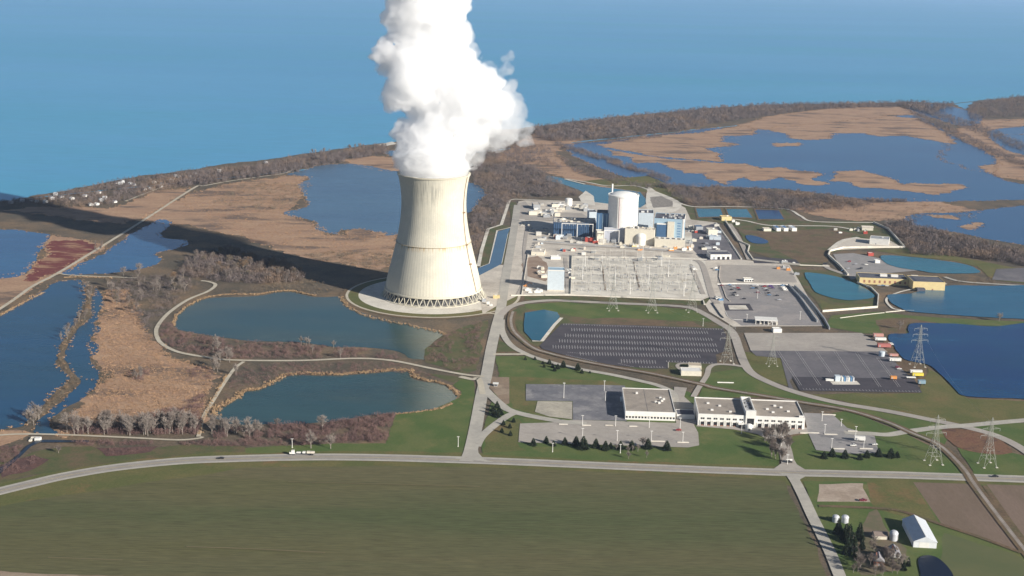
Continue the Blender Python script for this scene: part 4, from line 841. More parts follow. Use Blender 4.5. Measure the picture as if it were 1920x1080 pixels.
# generator bank on the dark lot
t = thing('generator_bank', 'row of white and blue diesel generators on a pale pad in the dark parking lot', 'generator', G(1566,716)); s_ = 1/scale_at(1566,716)
MB().box(0,0,0,5,5.5,5.8).build('control_house', PBLUE, t)
for k in range(6): MB().box(6.4+k*2.2,.5,0,7.9+k*2.2,6.5,4.6).build('generator', (WHT,BLUP,SILV)[k%3], t)
MB().box(-9,1,0,-1,4,2.2).build('trailer', WHT, t)
# striped-lot and island kerbs
R([(1253,680),(1253,691)], .6, PALE, 'kerb', smooth=False)
# ------------------------------------------------------------------ barrier walls and fences
def wall_thing(pts, h, wd, lab, m=PALE, nm='barrier_wall'):
    o = strip(nm, pts, wd, m, smooth=False, h=h, kind=None); tag(o, lab, 'wall'); return o
wall_thing([(958,555),(1067,554),(1220,560),(1318,564),(1321,572)], 1.6, 2.0, 'pale concrete barrier wall along the lower edge of the switchyard')
wall_thing([(1361,417),(1385,453),(1405,462),(1402,474),(1412,488),(1500,498)], 2.4, 1.6, 'pale barrier wall zigzagging past the small blue pond to the upper parking lot')
wall_thing([(1343,419),(1367,452),(1390,487)], 1.6, 1.2, 'straight pale wall beside the road right of the garage')
wall_thing([(1638,419),(1665,430),(1680,447),(1696,465),(1620,465),(1580,466),(1556,472),(1553,480),(1575,500),(1590,517)], 3, 1.8, 'pale security wall bending round the gravel yard of the white block')
wall_thing([(1607,531),(1633,541),(1647,555),(1645,577),(1542,585)], 2.4, 1.4, 'pale security wall along the lawn below the left turquoise pond')
wall_thing([(1500,498),(1555,500)], 1.5, 1.2, 'short pale wall joining the upper parking lot to the visitor lot')
wall_thing([(1478,536),(1500,560),(1532,605)], 3, 1.2, 'dark screened fence along the right edge of the car park', GREYM, 'screen_fence')
wall_thing([(1490,538),(1515,562),(1545,600),(1555,618)], 3, 1.2, 'outer dark screened fence right of the car park', GREYM, 'screen_fence')
wall_thing([(1575,597),(1620,591),(1658,587)], .9, .8, 'short pale kerb wall on the lawn left of the wide right pond')
wall_thing([(1660,586),(1690,583),(1714,583)], .9, .8, 'short pale kerb wall touching the shore of the wide right pond')
wall_thing([(1335,569),(1350,591),(1356,597)], 1.4, 1.2, 'dark kerb wall at the gate island above the loop road', BLK)
wall_thing([(1360,585),(1364,594),(1374,600),(1440,603)], .8, .6, 'thin pale rail round the lower car park corner', WHT)
wall_thing([(1345,534),(1380,533),(1478,535)], 1.4, .5, 'pale rail between the upper and lower parking areas', WHT)
wall_thing([(1350,500),(1348,520),(1362,560),(1369,566)], 1.2, .8, 'pale rail on the left side of the upper parking area', SAND)
wall_thing([(990,478),(978,555)], 1.8, .8, 'pale fence down the left side of the brown yard')
wall_thing([(1072,480),(1070,552)], 2, .5, 'grey wire fence on the left side of the switchyard', STEEL, 'wire_fence')
wall_thing([(1000,452),(1100,460),(1200,466),(1285,473)], 1.6, .8, 'grey rail wall behind the switchyard road', GREYM)
wall_thing([(1072,483),(1230,484),(1325,488)], 2, .5, 'grey wire fence along the back of the switchyard', STEEL, 'wire_fence')
# ------------------------------------------------------------------ transmission pylons
PYS = plain('weathered_steel', (.33,.33,.29), rough=.7)
def make_pylon(h, w_):
    t = thing('transmission_pylon', None, None); m1 = MB(); n = 6
    zb = [0,.18,.34,.48,.60,.74,.88,1.0]; wz = [w_,w_*.78,w_*.56,w_*.38,w_*.26,w_*.2,w_*.16,.3]
    C = lambda k: [Vector((sx*wz[k]/2, sy*wz[k]/2, zb[k]*h)) for sx, sy in ((-1,-1),(1,-1),(1,1),(-1,1))]
    for k in range(2, 7):
        A_, B_ = C(k), C(k+1)
        for c in range(4): m1.bar(A_[c], B_[c], .12); m1.bar(A_[c], B_[(c+1)%4], .055); m1.bar(B_[c], A_[(c+1)%4], .055); m1.bar(B_[c], B_[(c+1)%4], .055)
    m1.build('tower_body', PYS, t)
    for c in range(4):
        m2 = MB()
        for k in range(2):
            A_, B_ = C(k), C(k+1); m2.bar(A_[c], B_[c], .12); m2.bar(A_[c], B_[c].lerp(B_[(c+1)%4], .5), .1); m2.bar(B_[c], B_[(c+1)%4], .12)
        m2.build('leg', PYS, t); MB().box(C(0)[c].x-.9,C(0)[c].y-.9,0,C(0)[c].x+.9,C(0)[c].y+.9,.6).build('footing', PALE, t)
    for k, z in enumerate((.62,.76,.90)):
        m3 = MB(); r_ = (8.5,7.5,6.5)[k]; Z = z*h
        for s_ in (-1,1): m3.bar((0,-.6,Z),(s_*r_,0,Z+.4),.09); m3.bar((0,.6,Z),(s_*r_,0,Z+.4),.09); m3.bar((0,0,Z+2.4),(s_*r_,0,Z+.4),.08); m3.bar((s_*r_*.5,0,Z+.2),(s_*r_*.5,0,Z+1.4),.1)
        arm = m3.build('crossarm', PYS, t)
        for s_ in (-1,1): MB().cyl(s_*r_,0,Z-2,Z+.3,.16,n=5).build('insulator', GREYM, arm)
    return t
pyl = [(1149,581,42,'left one of the three above the striped lot'),(1222,585,42,'middle one of the three above the striped lot'),(1297,584,42,'right one of the three above the striped lot'),(1363,680,42,'at the lower right corner of the striped lot'),(1720,686,44,'on the shore of the deep blue pond'),(1750,868,42,'by the railway, left one near the highway'),(1851,873,42,'by the red-brown field, right one near the highway'),(1447,685,34,'on the grass between the loop road and grey parking lot')]
pp = None
for px, py, h, d in pyl:
    if pp is None: pp = t = make_pylon(42, 11)
    else: t = copy_tree(pp)
    t.location = G(px, py); t.scale = (h/42,)*3; t.rotation_euler.z = .12; tag(t, 'steel lattice transmission pylon '+d, 'pylon', 'lattice pylons around the plant')
# power lines between pylons
def cable(a, b, sag, name, lab):
    m_ = MB(); P = [a.lerp(b, k/14)+Vector((0,0,-sag*4*(k/14)*(1-k/14))) for k in range(15)]
    for k in range(14): m_.bar(P[k], P[k+1], .045, n=3)
    tag(m_.build(name, GREYM), lab, 'cable')
PT = [G(p[0],p[1])+Vector((0,0,p[2]*.9)) for p in pyl]
for a, b, d in ((0,3,'from the left switchyard pylon to the striped lot corner'),(3,5,'from the striped lot corner to the railway pylon'),(4,6,'from the blue pond pylon to the red field pylon'),(2,4,'from the right switchyard pylon to the blue pond pylon')): cable(PT[a], PT[b], 9, 'power_line', 'thin sagging power line '+d)
# ------------------------------------------------------------------ lamp posts
lp0 = None
lamps = [(1057,747,15,'on the worn upper lot'),(1133,733,10,'behind the worn lot near the warehouse'),(1135,752,9,'at the warehouse end of the worn lot'),(1092,799,10,'left on the upper line of the long concrete lot'),(1154,800,10,'second on the upper line of the long concrete lot'),(1217,803,10,'third on the upper line of the long concrete lot'),(1275,804,10,'right end of the upper line of the long concrete lot'),
 (1092,824,10,'left on the lower line of the long concrete lot'),(1157,828,10,'second on the lower line of the long concrete lot'),(1221,829,10,'third on the lower line of the long concrete lot'),(1280,831,10,'right on the lower line of the long concrete lot'),(1390,813,9,'in front of the white office bay'),(1465,837,9,'beside the office driveway'),(1476,872,9,'at the mouth of the office driveway'),
 (1541,790,9,'at the top of the small lot right of the office'),(1546,814,9,'left in the middle of the small lot right of the office'),(1604,818,9,'right in the middle of the small lot right of the office'),(1559,841,9,'left at the foot of the small lot right of the office'),(1619,842,9,'right at the foot of the small lot right of the office'),(859,838,9,'on the lawn left of the access road'),(1036,848,8,'on the lawn near the highway'),(548,840,8,'beside the highway above the truck'),(1318,612,9,'at the corner of the striped lot'),(1163,850,8,'on the lawn among the spruces'),
 (1400,605,10,'beside the gate canopy'),(1420,560,10,'in the middle of the car park'),(1500,600,10,'right side of the car park'),(1577,800,7,'on the verge above the small lot')]
for px, py, h, d in lamps:
    if lp0 is None:
        lp0 = t = thing('lamp_post', None, None); MB().cyl(0,0,0,10,.26,.17,n=8).build('pole', WHT, t); MB().box(-.45,-.45,0,.45,.45,.7).build('footing', PALE, t); MB().box(-1.1,-.3,9.9,1.1,.3,10.2).build('lamp_head', WHT, t)
    else: t = copy_tree(lp0)
    t.location = G(px, py); t.scale = (1,1,h/10); tag(t, 'tall white lamp post '+d, 'lamp post', 'lamp posts on the lots and lawns')
# kerb islands in the lots
for k, (px, py, L_) in enumerate([(1048,797,11),(1093,799,10),(1135,799,10),(1180,801,10),(1546,816,16),(1590,810,12),(1559,843,16),(1612,843,16),(1222,829,16),(1270,831,14),(1500,813,24),(1541,779,18)]):
    a = G(px, py); z = .05+ZC[0]; MB().box(0,0,0,L_*.7,1.3,z+.15).build('kerb', PALE, None, loc=a)['kind'] = 'structure'
# ------------------------------------------------------------------ vehicles
def car_mesh(kind, col):
    t = thing('parked_car', None, None); L_, w_, h = {'sedan':(4.8,1.9,1.45),'suv':(4.9,2.0,1.8),'pickup':(5.6,2.0,1.85),'van':(5.8,2.1,2.3)}[kind]; x = w_/2; b = .35
    prof = {'sedan':[(-2.4,.75),(-2.3,.95),(-1.5,1.0),(-.9,1.42),(.5,1.42),(1.15,1.0),(2.3,.85),(2.4,.6)],'suv':[(-2.4,1.0),(-2.35,1.2),(-2.1,1.75),(.4,1.78),(1.0,1.15),(2.35,1.0),(2.45,.6)],
            'pickup':[(-2.8,1.1),(-1.0,1.12),(-.95,1.8),(.5,1.82),(1.1,1.2),(2.7,1.05),(2.8,.6)],'van':[(-2.9,2.0),(-2.85,2.25),(1.4,2.28),(2.1,1.3),(2.85,1.05),(2.9,.6)]}[kind]
    prof = [(prof[0][0],b)]+prof+[(prof[-1][0],b)]; n = len(prof)
    def yy(z): return x*(1-.13*max(0,(z-1.0)))
    vs = [(p[0],-yy(p[1]),p[1]) for p in prof]+[(p[0],yy(p[1]),p[1]) for p in prof]
    MB().add(vs, [tuple(reversed(range(n))), tuple(range(n,2*n))]+[(k,(k+1)%n,n+(k+1)%n,n+k) for k in range(n)]).build('body', col, t)
    gx = {'sedan':(-.85,.55,1.02,1.36),'suv':(-2.0,.4,1.18,1.66),'pickup':(-.9,.5,1.2,1.7),'van':(.2,1.4,1.35,1.95)}[kind]
    MB().box(gx[0],-x-.005,gx[2],gx[1],x+.005,gx[3]).build('side_glass', GLASS, t)
    fx = {'sedan':(.58,1.16),'suv':(.46,1.02),'pickup':(.56,1.12),'van':(1.45,2.05)}[kind]; zt = {'sedan':1.40,'suv':1.72,'pickup':1.76,'van':2.15}[kind]; zb = {'sedan':1.03,'suv':1.2,'pickup':1.26,'van':1.42}[kind]
    MB().add([(fx[0],-x*.8,zt+.04),(fx[0],x*.8,zt+.04),(fx[1],x*.88,zb+.05),(fx[1],-x*.88,zb+.05)],[(0,3,2,1)]).build('windscreen', GLASS, t)
    for sx in (-1,1):
        for sy in (-1,1): MB().bar((sx*L_*.31,sy*(x-.22),.34),(sx*L_*.31,sy*(x+.02),.34),.35,n=10).build('wheel', TYRE, t)
    return t
cols = {'white':WHT,'black':BLK,'silver':SILV,'maroon':MARN,'blue':BLUP,'red':plain('car_red',(.35,.03,.03),rough=.3,spec=.5),'purple':plain('car_purple',(.10,.05,.17),rough=.3,spec=.5)}
cars = [(1353,537,'maroon','sedan','alone at the left edge of the car park',0),(1368,536,'blue','sedan','top left of the left cluster in the car park',0),(1375,539,'silver','sedan','second in the left cluster of the car park',0),(1372,545,'black','sedan','middle of the left cluster in the car park',0),(1384,542,'red','suv','right side of the left cluster in the car park',0),(1386,545,'black','sedan','just below the red one in the left cluster of the car park',0),
 (1377,551,'black','suv','lower part of the left cluster in the car park',0),(1374,555,'black','sedan','near the bottom of the left cluster in the car park',0),(1382,556,'white','sedan','bottom right of the left cluster in the car park',0),(1413,537,'silver','sedan','top left of the middle pair rows in the car park',0),(1419,537,'white','sedan','top right of the middle pair rows in the car park',0),(1412,542,'blue','sedan','lower left of the middle rows in the car park',0),(1418,542,'black','suv','lower right of the middle rows in the car park',0),
 (1421,550,'maroon','sedan','alone in the centre of the car park',0),(1433,539,'red','suv','top of the right cluster in the car park',0),(1445,539,'purple','van','large one in the right cluster of the car park',0),(1449,542,'purple','suv','lower right beside the purple van in the car park',0),(1435,543,'silver','sedan','left in the right cluster of the car park',0),(1438,546,'black','sedan','under the silver sedan in the right cluster of the car park',0),(1441,551,'black','sedan','lower right cluster, upper one of two, in the car park',0),(1442,555,'blue','sedan','lower right cluster, lower one of two, in the car park',0),(1457,556,'black','sedan','right of the lower right cluster in the car park',0),(1461,564,'silver','sedan','low on the right side of the car park',0),(1395,562,'black','sedan','alone above the fenced pad in the car park',0),
 (1467,537,'blue','pickup','top of the stack at the right fence of the car park',0),(1468,540,'white','pickup','second in the stack at the right fence of the car park',0),(1471,543,'white','van','third in the stack at the right fence of the car park',0),(1473,546,'white','van','bottom of the stack at the right fence of the car park',0),
 (1296,499,'black','sedan','top of the row left of the yard road',0),(1299,502,'silver','sedan','second in the row left of the yard road',0),(1301,505,'white','pickup','third in the row left of the yard road',0),(1303,508,'white','van','bottom of the row left of the yard road',0),(1341,505,'white','van','parked at the left edge of the upper parking area',0),(1344,508,'blue','pickup','below the white van at the left edge of the upper parking area',0),
 (1592,492,'red','suv','on the left of the visitor lot',0),(1604,497,'silver','sedan','in the middle of the visitor lot',0),(1614,505,'black','suv','lower middle of the visitor lot',0),(1611,506,'black','sedan','beside the dark suv in the visitor lot',0),(1580,509,'blue','sedan','lower left of the visitor lot',0),(1590,505,'silver','sedan','lower centre left of the visitor lot',0),(1624,498,'white','suv','right part of the visitor lot',0),(1547,497,'black','van','on the lane left of the visitor lot',0),
 (1648,537,'silver','sedan','left in front of the long yellow building',0),(1655,537,'blue','sedan','middle in front of the long yellow building',0),(1663,538,'white','sedan','right in front of the long yellow building',0),(1272,809,'red','sedan','alone on the long concrete lot near its right end',0),(1600,838,'white','pickup','lower one in the small lot right of the office',0),(1640,836,'white','sedan','near the exit of the small lot right of the office',.1),
 (1411,862.5,'black','suv','driving on the highway above the far right of the field',0),(415,862,'black','sedan','driving on the highway at the far left',.08),(1866,896,'black','sedan','driving on the highway beyond the railway crossing',-.03),(1618,941,'maroon','pickup','on the pale dirt patch by the side road',0),(1670,648,'white','van','beside the red trailers of the grey lot',0),(1683,691,'maroon','suv','right edge of the grey parking lot',0),(1686,694,'white','sedan','below the maroon one at the right edge of the grey lot',0),
 (1285,469,'white','van','on the road behind the switchyard',0),(1318,458,'black','sedan','left among the sheds right of the turbine building',0),(1325,458,'silver','sedan','among the sheds right of the turbine building',0),(1480,869,'black','suv','beside the flag sign on the office driveway',0)]
cars = [c for c in cars if c[0:2] != (1411,862.5)]
cp = {}
for px, py, cn, kd, d, rz in cars:
    key = (cn, kd)
    if key not in cp: t = cp[key] = car_mesh(kd, cols[cn])
    else: t = copy_tree(cp[key])
    t.location = G(px, py)+Vector((0,0,.05+ZC[0])); t.rotation_euler.z = rz+(0 if 'highway' in d else random.choice((0,math.pi))); tag(t, f'{cn} {kd} {d}', 'car', 'cars and vans around the plant')
for k in range(22):   # tiny cars at the shore end of the warehouse yard, orange trucks etc. are covered by the skids
    pass
# flatbed truck on the highway
def wheelset(t, xs, y=1.15, r=.52):
    for x in xs:
        for s_ in (-1,1): MB().bar((x,s_*(y-.35),r),(x,s_*y,r),r,n=10).build('wheel', TYRE, t)
a = G(571, 854.5)+Vector((0,0,.05+ZC[0])); t = thing('truck', 'white tractor truck hauling pale crates on a flatbed along the highway', 'truck', a, 0)
MB().box(-12,-1.25,.8,-7,1.25,1.3).box(-10.6,-1.2,1.3,-8.2,1.2,3.6).box(-12.2,-1.05,1.3,-10.65,1.05,2.2).build('cab', WHT, t); MB().box(-10.68,-1,2.3,-10.62,1,3.3).build('windscreen', GLASS, t)
MB().box(-7.6,-1.25,1.2,8.5,1.25,1.5).build('flatbed', BLK, t); wheelset(t, (-11.3,-8.6,-7.7,5.5,6.8))
for k, (x0, x1, h) in enumerate(((-6.5,-3,2.2),(-1.5,.8,2.7),(2,4.6,3.0),(4.8,8.2,2.9))): MB().box(x0,-1.1,1.52,x1,1.1,h).build('cargo', (WHT,WHT,CREAM,SAND)[k], t)
# trailers and containers along the right of the grey lot
def trailer(name, lab, px, py, L_, w_, h, c, rz=0):
    t = thing(name, lab, name.replace('_',' '), G(px,py)+Vector((0,0,.05+ZC[0])), rz); MB().box(0,0,.9,L_,w_,h).build('body', c, t); MB().box(-.1,-.05,h+.01,L_+.1,w_+.05,h+.15).build('roof', c, t)
    for x in (L_*.7,L_*.82):
        for y in (.1,w_-.1): MB().bar((x,y-.15,.5),(x,y+.15,.5),.5,n=10).build('wheel', TYRE, t)
    MB().box(L_*.1,-.06,1,L_*.1+1.2,.1,h*.8).build('door', GREYM, t); return t
PINK = plain('faded_red', (.50,.26,.22))
trailer('box_trailer','faded pink trailer, topmost by the deep blue pond',1638,634,11,4,3.8,PINK); trailer('box_trailer','white topped trailer just below the pink one by the deep blue pond',1641,641,12,3.5,3.4,WHT); trailer('box_trailer','long red container at the right end of the grey lot',1646,654,14,5,4.2,plain('container_red',(.40,.14,.12)))
trailer('box_trailer','plain white trailer at the right edge of the grey lot',1668,680,12,3.5,3.6,WHT); trailer('box_trailer','pinkish trailer above the plain white one on the grey lot edge',1668,671,9,3,3,PINK); trailer('box_trailer','white box above the yellow one on the pond shore',1707,702,12,3,3.2,WHT); trailer('box_trailer','bright yellow box trailer on the pond shore',1711,708,11,3.4,3.4,YELP)
trailer('box_trailer','small grey-blue box at the lower right corner of the dark lot',1722,723,7,4,4,plain('greyblue',(.22,.32,.38))); trailer('box_trailer','orange red trailer standing in the dark lot',1670,714,6,3,3.4,ORG); trailer('box_trailer','pale flat trailer beside the dark lot corner',1700,712,9,3,1.6,WHT)
tank('water_tank','light blue round tank near the red container on the grey lot',1653,668,3.2,5,PBLUE,.2)
trailer('box_trailer','white box truck body, upper one in the small lot right of the office',1602,829,9,2.8,4,WHT,-.1)
# guard booth, driveway sign, stream weir
t = thing('guard_booth','small white-roofed guard booth beside the access road','booth',G(926,725)); MB().box(0,0,0,3.5,3,2.8).build('wall', GREYM, t); MB().box(-1,-1,2.82,4.5,4,3.2).build('roof', WHT, t); MB().box(.5,-.05,1,3,.1,2.2).build('window', GLASS, t)
t = thing('gate_sign','white sign panel on two posts at the mouth of the office driveway','sign',G(1474,868)); MB().box(0,0,1,5,.3,3.4).build('panel', WHT, t); MB().box(.3,.05,0,.6,.25,1).build('post', GREYM, t); MB().box(4.4,.05,0,4.7,.25,1).build('post', GREYM, t)
t = thing('low_sign','long low white sign lying on the lawn behind the office','sign',G(1345,719)); MB().box(0,0,.6,16,.4,1.6).build('panel', WHT, t); MB().box(1,0,0,1.4,.3,.6).build('post', GREYM, t); MB().box(14,0,0,14.4,.3,.6).build('post', GREYM, t)
t = thing('sluice','pale concrete sluice where the stream passes the gravel lane','sluice',G(58,824)); MB().box(0,0,0,8,2,2).build('headwall', PALE, t); MB().box(0,-5,0,2,-.05,1.4).build('wing_wall', PALE, t); MB().box(4.5,-4,0,9,-.05,2.6).build('gate_box', WHT, t)
# ------------------------------------------------------------------ vegetation
def slivers(P, D, L_, w_):
    """thin triangles from points P along directions D"""
    n = len(P); D = D/np.linalg.norm(D,axis=1)[:,None]; S = np.cross(D, RNG.normal(size=(n,3))); S /= np.linalg.norm(S,axis=1)[:,None]
    w_ = np.broadcast_to(w_,(n,))[:,None]; L_ = np.broadcast_to(L_,(n,))[:,None]
    return np.stack([P-S*w_/2, P+S*w_/2, P+D*L_], 1)
def tri_mesh(name, T, m, loc=None, parent=None):
    me = bpy.data.meshes.new(name); n = len(T)
    me.vertices.add(n*3); me.vertices.foreach_set('co', T.reshape(-1).astype(np.float32)); me.loops.add(n*3); me.loops.foreach_set('vertex_index', np.arange(n*3,dtype=np.int32))
    me.polygons.add(n); me.polygons.foreach_set('loop_start', np.arange(0,n*3,3,dtype=np.int32)); me.polygons.foreach_set('loop_total', np.full(n,3,np.int32)); me.update(); me.validate()
    if m: me.materials.append(m)
    return me
def bare_proto(h, spread, twig, nl=7, seed=0, dens=1.0, bark=None):
    rg = random.Random(seed); mb = MB(); pts = []; dirs = []
    th = h*.32; mb.bar((0,0,-.2),(0,0,th),h*.028,h*.02,n=6); mb.bar((0,0,th),(rg.uniform(-.3,.3),rg.uniform(-.3,.3),h*.78),h*.02,h*.006,n=5)
    for k in range(nl):
        a = k*2.4+rg.uniform(-.3,.3); z0 = th*(.75+1.1*k/nl); r = spread*rg.uniform(.55,.95)*(1-.35*k/nl); z1 = z0+h*rg.uniform(.25,.42)*(1-.2*k/nl)
        p0 = Vector((0,0,z0)); p1 = Vector((math.cos(a)*r*.5,math.sin(a)*r*.5,z0+(z1-z0)*.6)); p2 = Vector((math.cos(a)*r,math.sin(a)*r,z1))
        mb.bar(p0,p1,h*.012,h*.008,n=4); mb.bar(p1,p2,h*.008,h*.003,n=3)
        for q in range(4):
            b0 = p0.lerp(p1,.5) if q == 0 else p1.lerp(p2, q/4); d = Vector((rg.uniform(-1,1),rg.uniform(-1,1),rg.uniform(.3,1.2))).normalized(); b1 = b0+d*h*rg.uniform(.12,.2)
            mb.bar(b0,b1,h*.004,h*.0015,n=3)
            for _ in range(int(11*dens)):
                s_ = b0.lerp(b1, rg.uniform(.1,1)); pts.append(s_); dirs.append(Vector((rg.uniform(-1,1),rg.uniform(-1,1),rg.uniform(-.1,1.3))))
    for _ in range(int(40*dens)): pts.append(Vector((rg.uniform(-.1,.1)*spread,rg.uniform(-.1,.1)*spread,h*rg.uniform(.5,.95)))); dirs.append(Vector((rg.uniform(-1,1),rg.uniform(-1,1),rg.uniform(.2,1.4))))
    P = np.array([tuple(p) for p in pts]); D = np.array([tuple(p) for p in dirs]); T = slivers(P, D, RNG.uniform(.08,.17,len(P))*h, h*.011)
    return mb.mesh('trunk', bark or BAREW), tri_mesh('crown', T, twig)
TW2 = mat('grey_twigs', (.31,.265,.23), (.22,.185,.16), .1, rough=1, spec=.02)
BP = [bare_proto(1, .36, TW2, 8, 1, 1.9), bare_proto(1, .46, TW2, 9, 2, 2.2), bare_proto(1, .30, TWIG, 8, 3, 2.0), bare_proto(1, .48, TWIG, 10, 4, 2.6), bare_proto(1, .42, TWIGP, 9, 5, 2.6), bare_proto(1, .52, TWIGB, 10, 6, 2.4)]
def spruce_proto(seed, n=900, col=None):
    rg = np.random.default_rng(seed); z = rg.power(1.0,n)*.92; z = 1-np.sqrt(rg.uniform(0,1,n))*.94; a = rg.uniform(0,2*np.pi,n); lump = 1+.18*np.sin(a*3+z*9+seed)
    r = (1-z)*.23*lump*rg.uniform(.55,1.05,n)+.01; P = np.stack([r*np.cos(a)*.6, r*np.sin(a)*.6, z],1); D = np.stack([np.cos(a),np.sin(a),rg.uniform(-.5,.25,n)],1)
    T = slivers(P, D, .05+.10*(1-z), .045); m_ = MB().cyl(0,0,0,.9,.02,.004,n=6); return m_.mesh('trunk', BAREW), tri_mesh('crown', T, col or NEEDL)
SP = [spruce_proto(1), spruce_proto(2)]
first_tree = {}
def tree(kind, pr, px, py, h, label, group, sx=1.0, name=None, loc=None):
    t = thing(name or kind, label, 'tree', loc if loc is not None else G(px,py), random.uniform(0,6.28), group); t.scale = (h*sx,h*sx,h)
    for nm_, me in zip(('trunk','crown'), pr): o = bpy.data.objects.new(nm_, me); link(o); o.parent = t
    return t
def inpoly(x, y, P):
    c = False; j = len(P)-1
    for i in range(len(P)):
        if (P[i][1] > y) != (P[j][1] > y) and x < (P[j][0]-P[i][0])*(y-P[i][1])/(P[j][1]-P[i][1])+P[i][0]: c = not c
        j = i
    return c
def scatter(poly, n, rg=random):
    W_ = [tuple(G(*p)[:2]) for p in poly]; xs = [p[0] for p in W_]; ys = [p[1] for p in W_]; out = []; k = 0
    while len(out) < n and k < n*60:
        k += 1; x = rg.uniform(min(xs),max(xs)); y = rg.uniform(min(ys),max(ys))
        if inpoly(x, y, W_): out.append((x, y))
    return out
GROVES = [
 ([(340,512),(352,488),(390,474),(430,468),(478,482),(545,497),(572,520),(565,530),(480,532),(400,528)], 90, (9,14), (2,3,5,3), 'leafless tree in the dense grove left of the tower shadow', 'bare trees in the grove left of the tower'),
 ([(115,815),(150,800),(280,800),(365,790),(372,812),(300,818),(180,818)], 62, (12,19), (0,1,2,0), 'pale leafless tree in the row along the lower gravel lane', 'bare trees along the lower gravel lane'),
 ([(385,800),(430,800),(500,806),(490,826),(400,822)], 13, (11,15), (0,1), 'pale leafless tree at the left foot of the lower pond', 'bare trees at the left foot of the lower pond'),
 ([(200,530),(262,520),(345,518),(350,545),(300,580),(240,590),(205,560)], 34, (9,14), (0,2,3,5), 'leafless tree in the scrub above the bend of the gravel loop', 'bare trees above the gravel loop'),
 ([(395,640),(425,640),(445,672),(445,720),(415,735),(400,700)], 11, (10,15), (0,1), 'leafless tree at the fork of the gravel loop', 'bare trees at the fork of the gravel loop'),
 ([(155,535),(172,540),(168,600),(140,625),(118,650),(112,640),(135,612),(158,580)], 14, (8,12), (0,2), 'leafless tree on the narrow dike between the left ponds', 'bare trees on the narrow dike'),
 ([(46,806),(60,780),(92,757),(94,765),(66,795),(60,812)], 7, (11,15), (0,1), 'pale leafless tree at the lower end of the narrow dike', 'bare trees at the lower end of the dike'),
 ([(235,705),(262,690),(280,700),(262,715)], 8, (6,9), (0,2), 'low leafless tree standing in the tan marsh', 'bare trees in the tan marsh'),
 ([(570,288),(640,282),(735,272),(700,292),(640,300),(580,310)], 20, (11,15), (0,1,2), 'leafless tree on the lakeshore between cottages and steam', 'bare trees on the far lakeshore'),
 ([(1432,826),(1478,812),(1482,846),(1466,868),(1446,862)], 24, (10,14), (3,2), 'dark leafless tree in the double row beside the office driveway', 'bare trees beside the office driveway'),
 ([(1630,1020),(1700,1035),(1710,1075),(1650,1090),(1600,1075),(1600,1045)], 30, (7,11), (3,2,0), 'leafless yard tree around the brick farmhouse', 'bare trees around the farmhouse'),
 ([(1150,845),(1215,838),(1215,862),(1160,862)], 6, (6,8), (0,1), 'small leafless tree among the spruces on the highway lawn', 'bare trees on the highway lawn'),
 ([(180,462),(205,455),(200,470),(175,475)], 6, (8,11), (0,2), 'leafless tree beside the straight causeway lane', 'bare trees beside the causeway lane'),
 ([(560,645),(640,650),(650,672),(600,673)], 6, (8,12), (0,1), 'thin pale tree between big pond and gravel lane', 'thin pale trees below the big pond'),
]
for poly, n, hh, ks, lab, grp in GROVES:
    for x, y in scatter(poly, n): tree('bare_tree', BP[random.choice(ks)], 0, 0, random.uniform(*hh), lab, grp, random.uniform(.8,1.15), loc=(x,y,0))
for px, py, h, lab in [(583,841,15,'tall leafless tree on the verge above the truck'),(620,842,13,'leafless tree on the verge, second right of the truck'),(605,806,14,'pale leafless tree rising over the purple bushes by the lower pond'),(520,800,8,'small reddish tree at the left end of the purple bushes'),(1873,603,11,'lone bare tree on the shore of the wide right pond'),(1687,618,11,'brown bare tree at the left corner of the deep blue pond'),(1205,838,9,'bare tree between the last two spruces on the highway lawn'),(232,518,13,'tall leafless tree at the end of the side causeway'),(262,512,14,'tall leafless tree, tallest above the side causeway'),(110,850,7,'rounded bare bush-like tree in the green patch by the stream')]:
    tree('bare_tree', BP[1 if h > 9 else 3], px, py, h, lab, None, 1.1)
con = [(1000,834,7,1),(1022,832,8,1),(1040,836,7,0),(1059,834,7.5,1),(1078,837,8,1),(1096,841,10,1),(1117,841,8,1),(1133,843,10,1),(1147,842,8,1),(1163,843,9,1),(1182,842,8,1),(1217,843,8,1),(1250,843,8,1)]
for k, (px, py, h, s_) in enumerate(con): tree('spruce_tree', SP[k%2], px+2.5*math.sin(k*2.1), py+1.5*math.cos(k*3.7), h*(1+.22*math.sin(k*5.3)), f'dark spruce, {nth(k)} from the left in the row below the concrete lot', 'spruces below the concrete lot', 1.9)
con2 = [(1545,860,7),(1560,856,8),(1584,859,8),(1612,862,6),(1625,858,7),(1647,856,8),(1670,858,9),(1682,858,6)]
for k, (px, py, h) in enumerate(con2): tree('spruce_tree', SP[k%2], px, py, h, f'dark spruce, {nth(k)} from the left in the row below the small office lot', 'spruces below the small office lot', 2.0)
con3 = [(985,675,4),(1003,675,4),(1018,683,4),(1030,683,6),(1036,689,5),(1046,692,6),(1056,689,8),(1040,696,5),(1083,694,8),(1091,700,5),(1106,700,3),(1020,689,4)]
for k, (px, py, h) in enumerate(sorted(con3)): tree('spruce_tree', SP[k%2], px, py, h, f'small spruce, {nth(k)} from the left on the lawn above the worn lots', 'spruces above the worn lots', 1.9)
con4 = [(932,765,7),(924,771,6),(936,772,6),(927,778,8),(933,783,7),(940,778,6),(963,792,5),(944,797,5),(956,803,5),(941,811,5),(957,817,5)]
for k, (px, py, h) in enumerate(sorted(con4)): tree('spruce_tree', SP[k%2], px, py, h, f'small spruce, {nth(k)} from the left on the grass islands at the access road', 'spruces at the access road', 1.8)
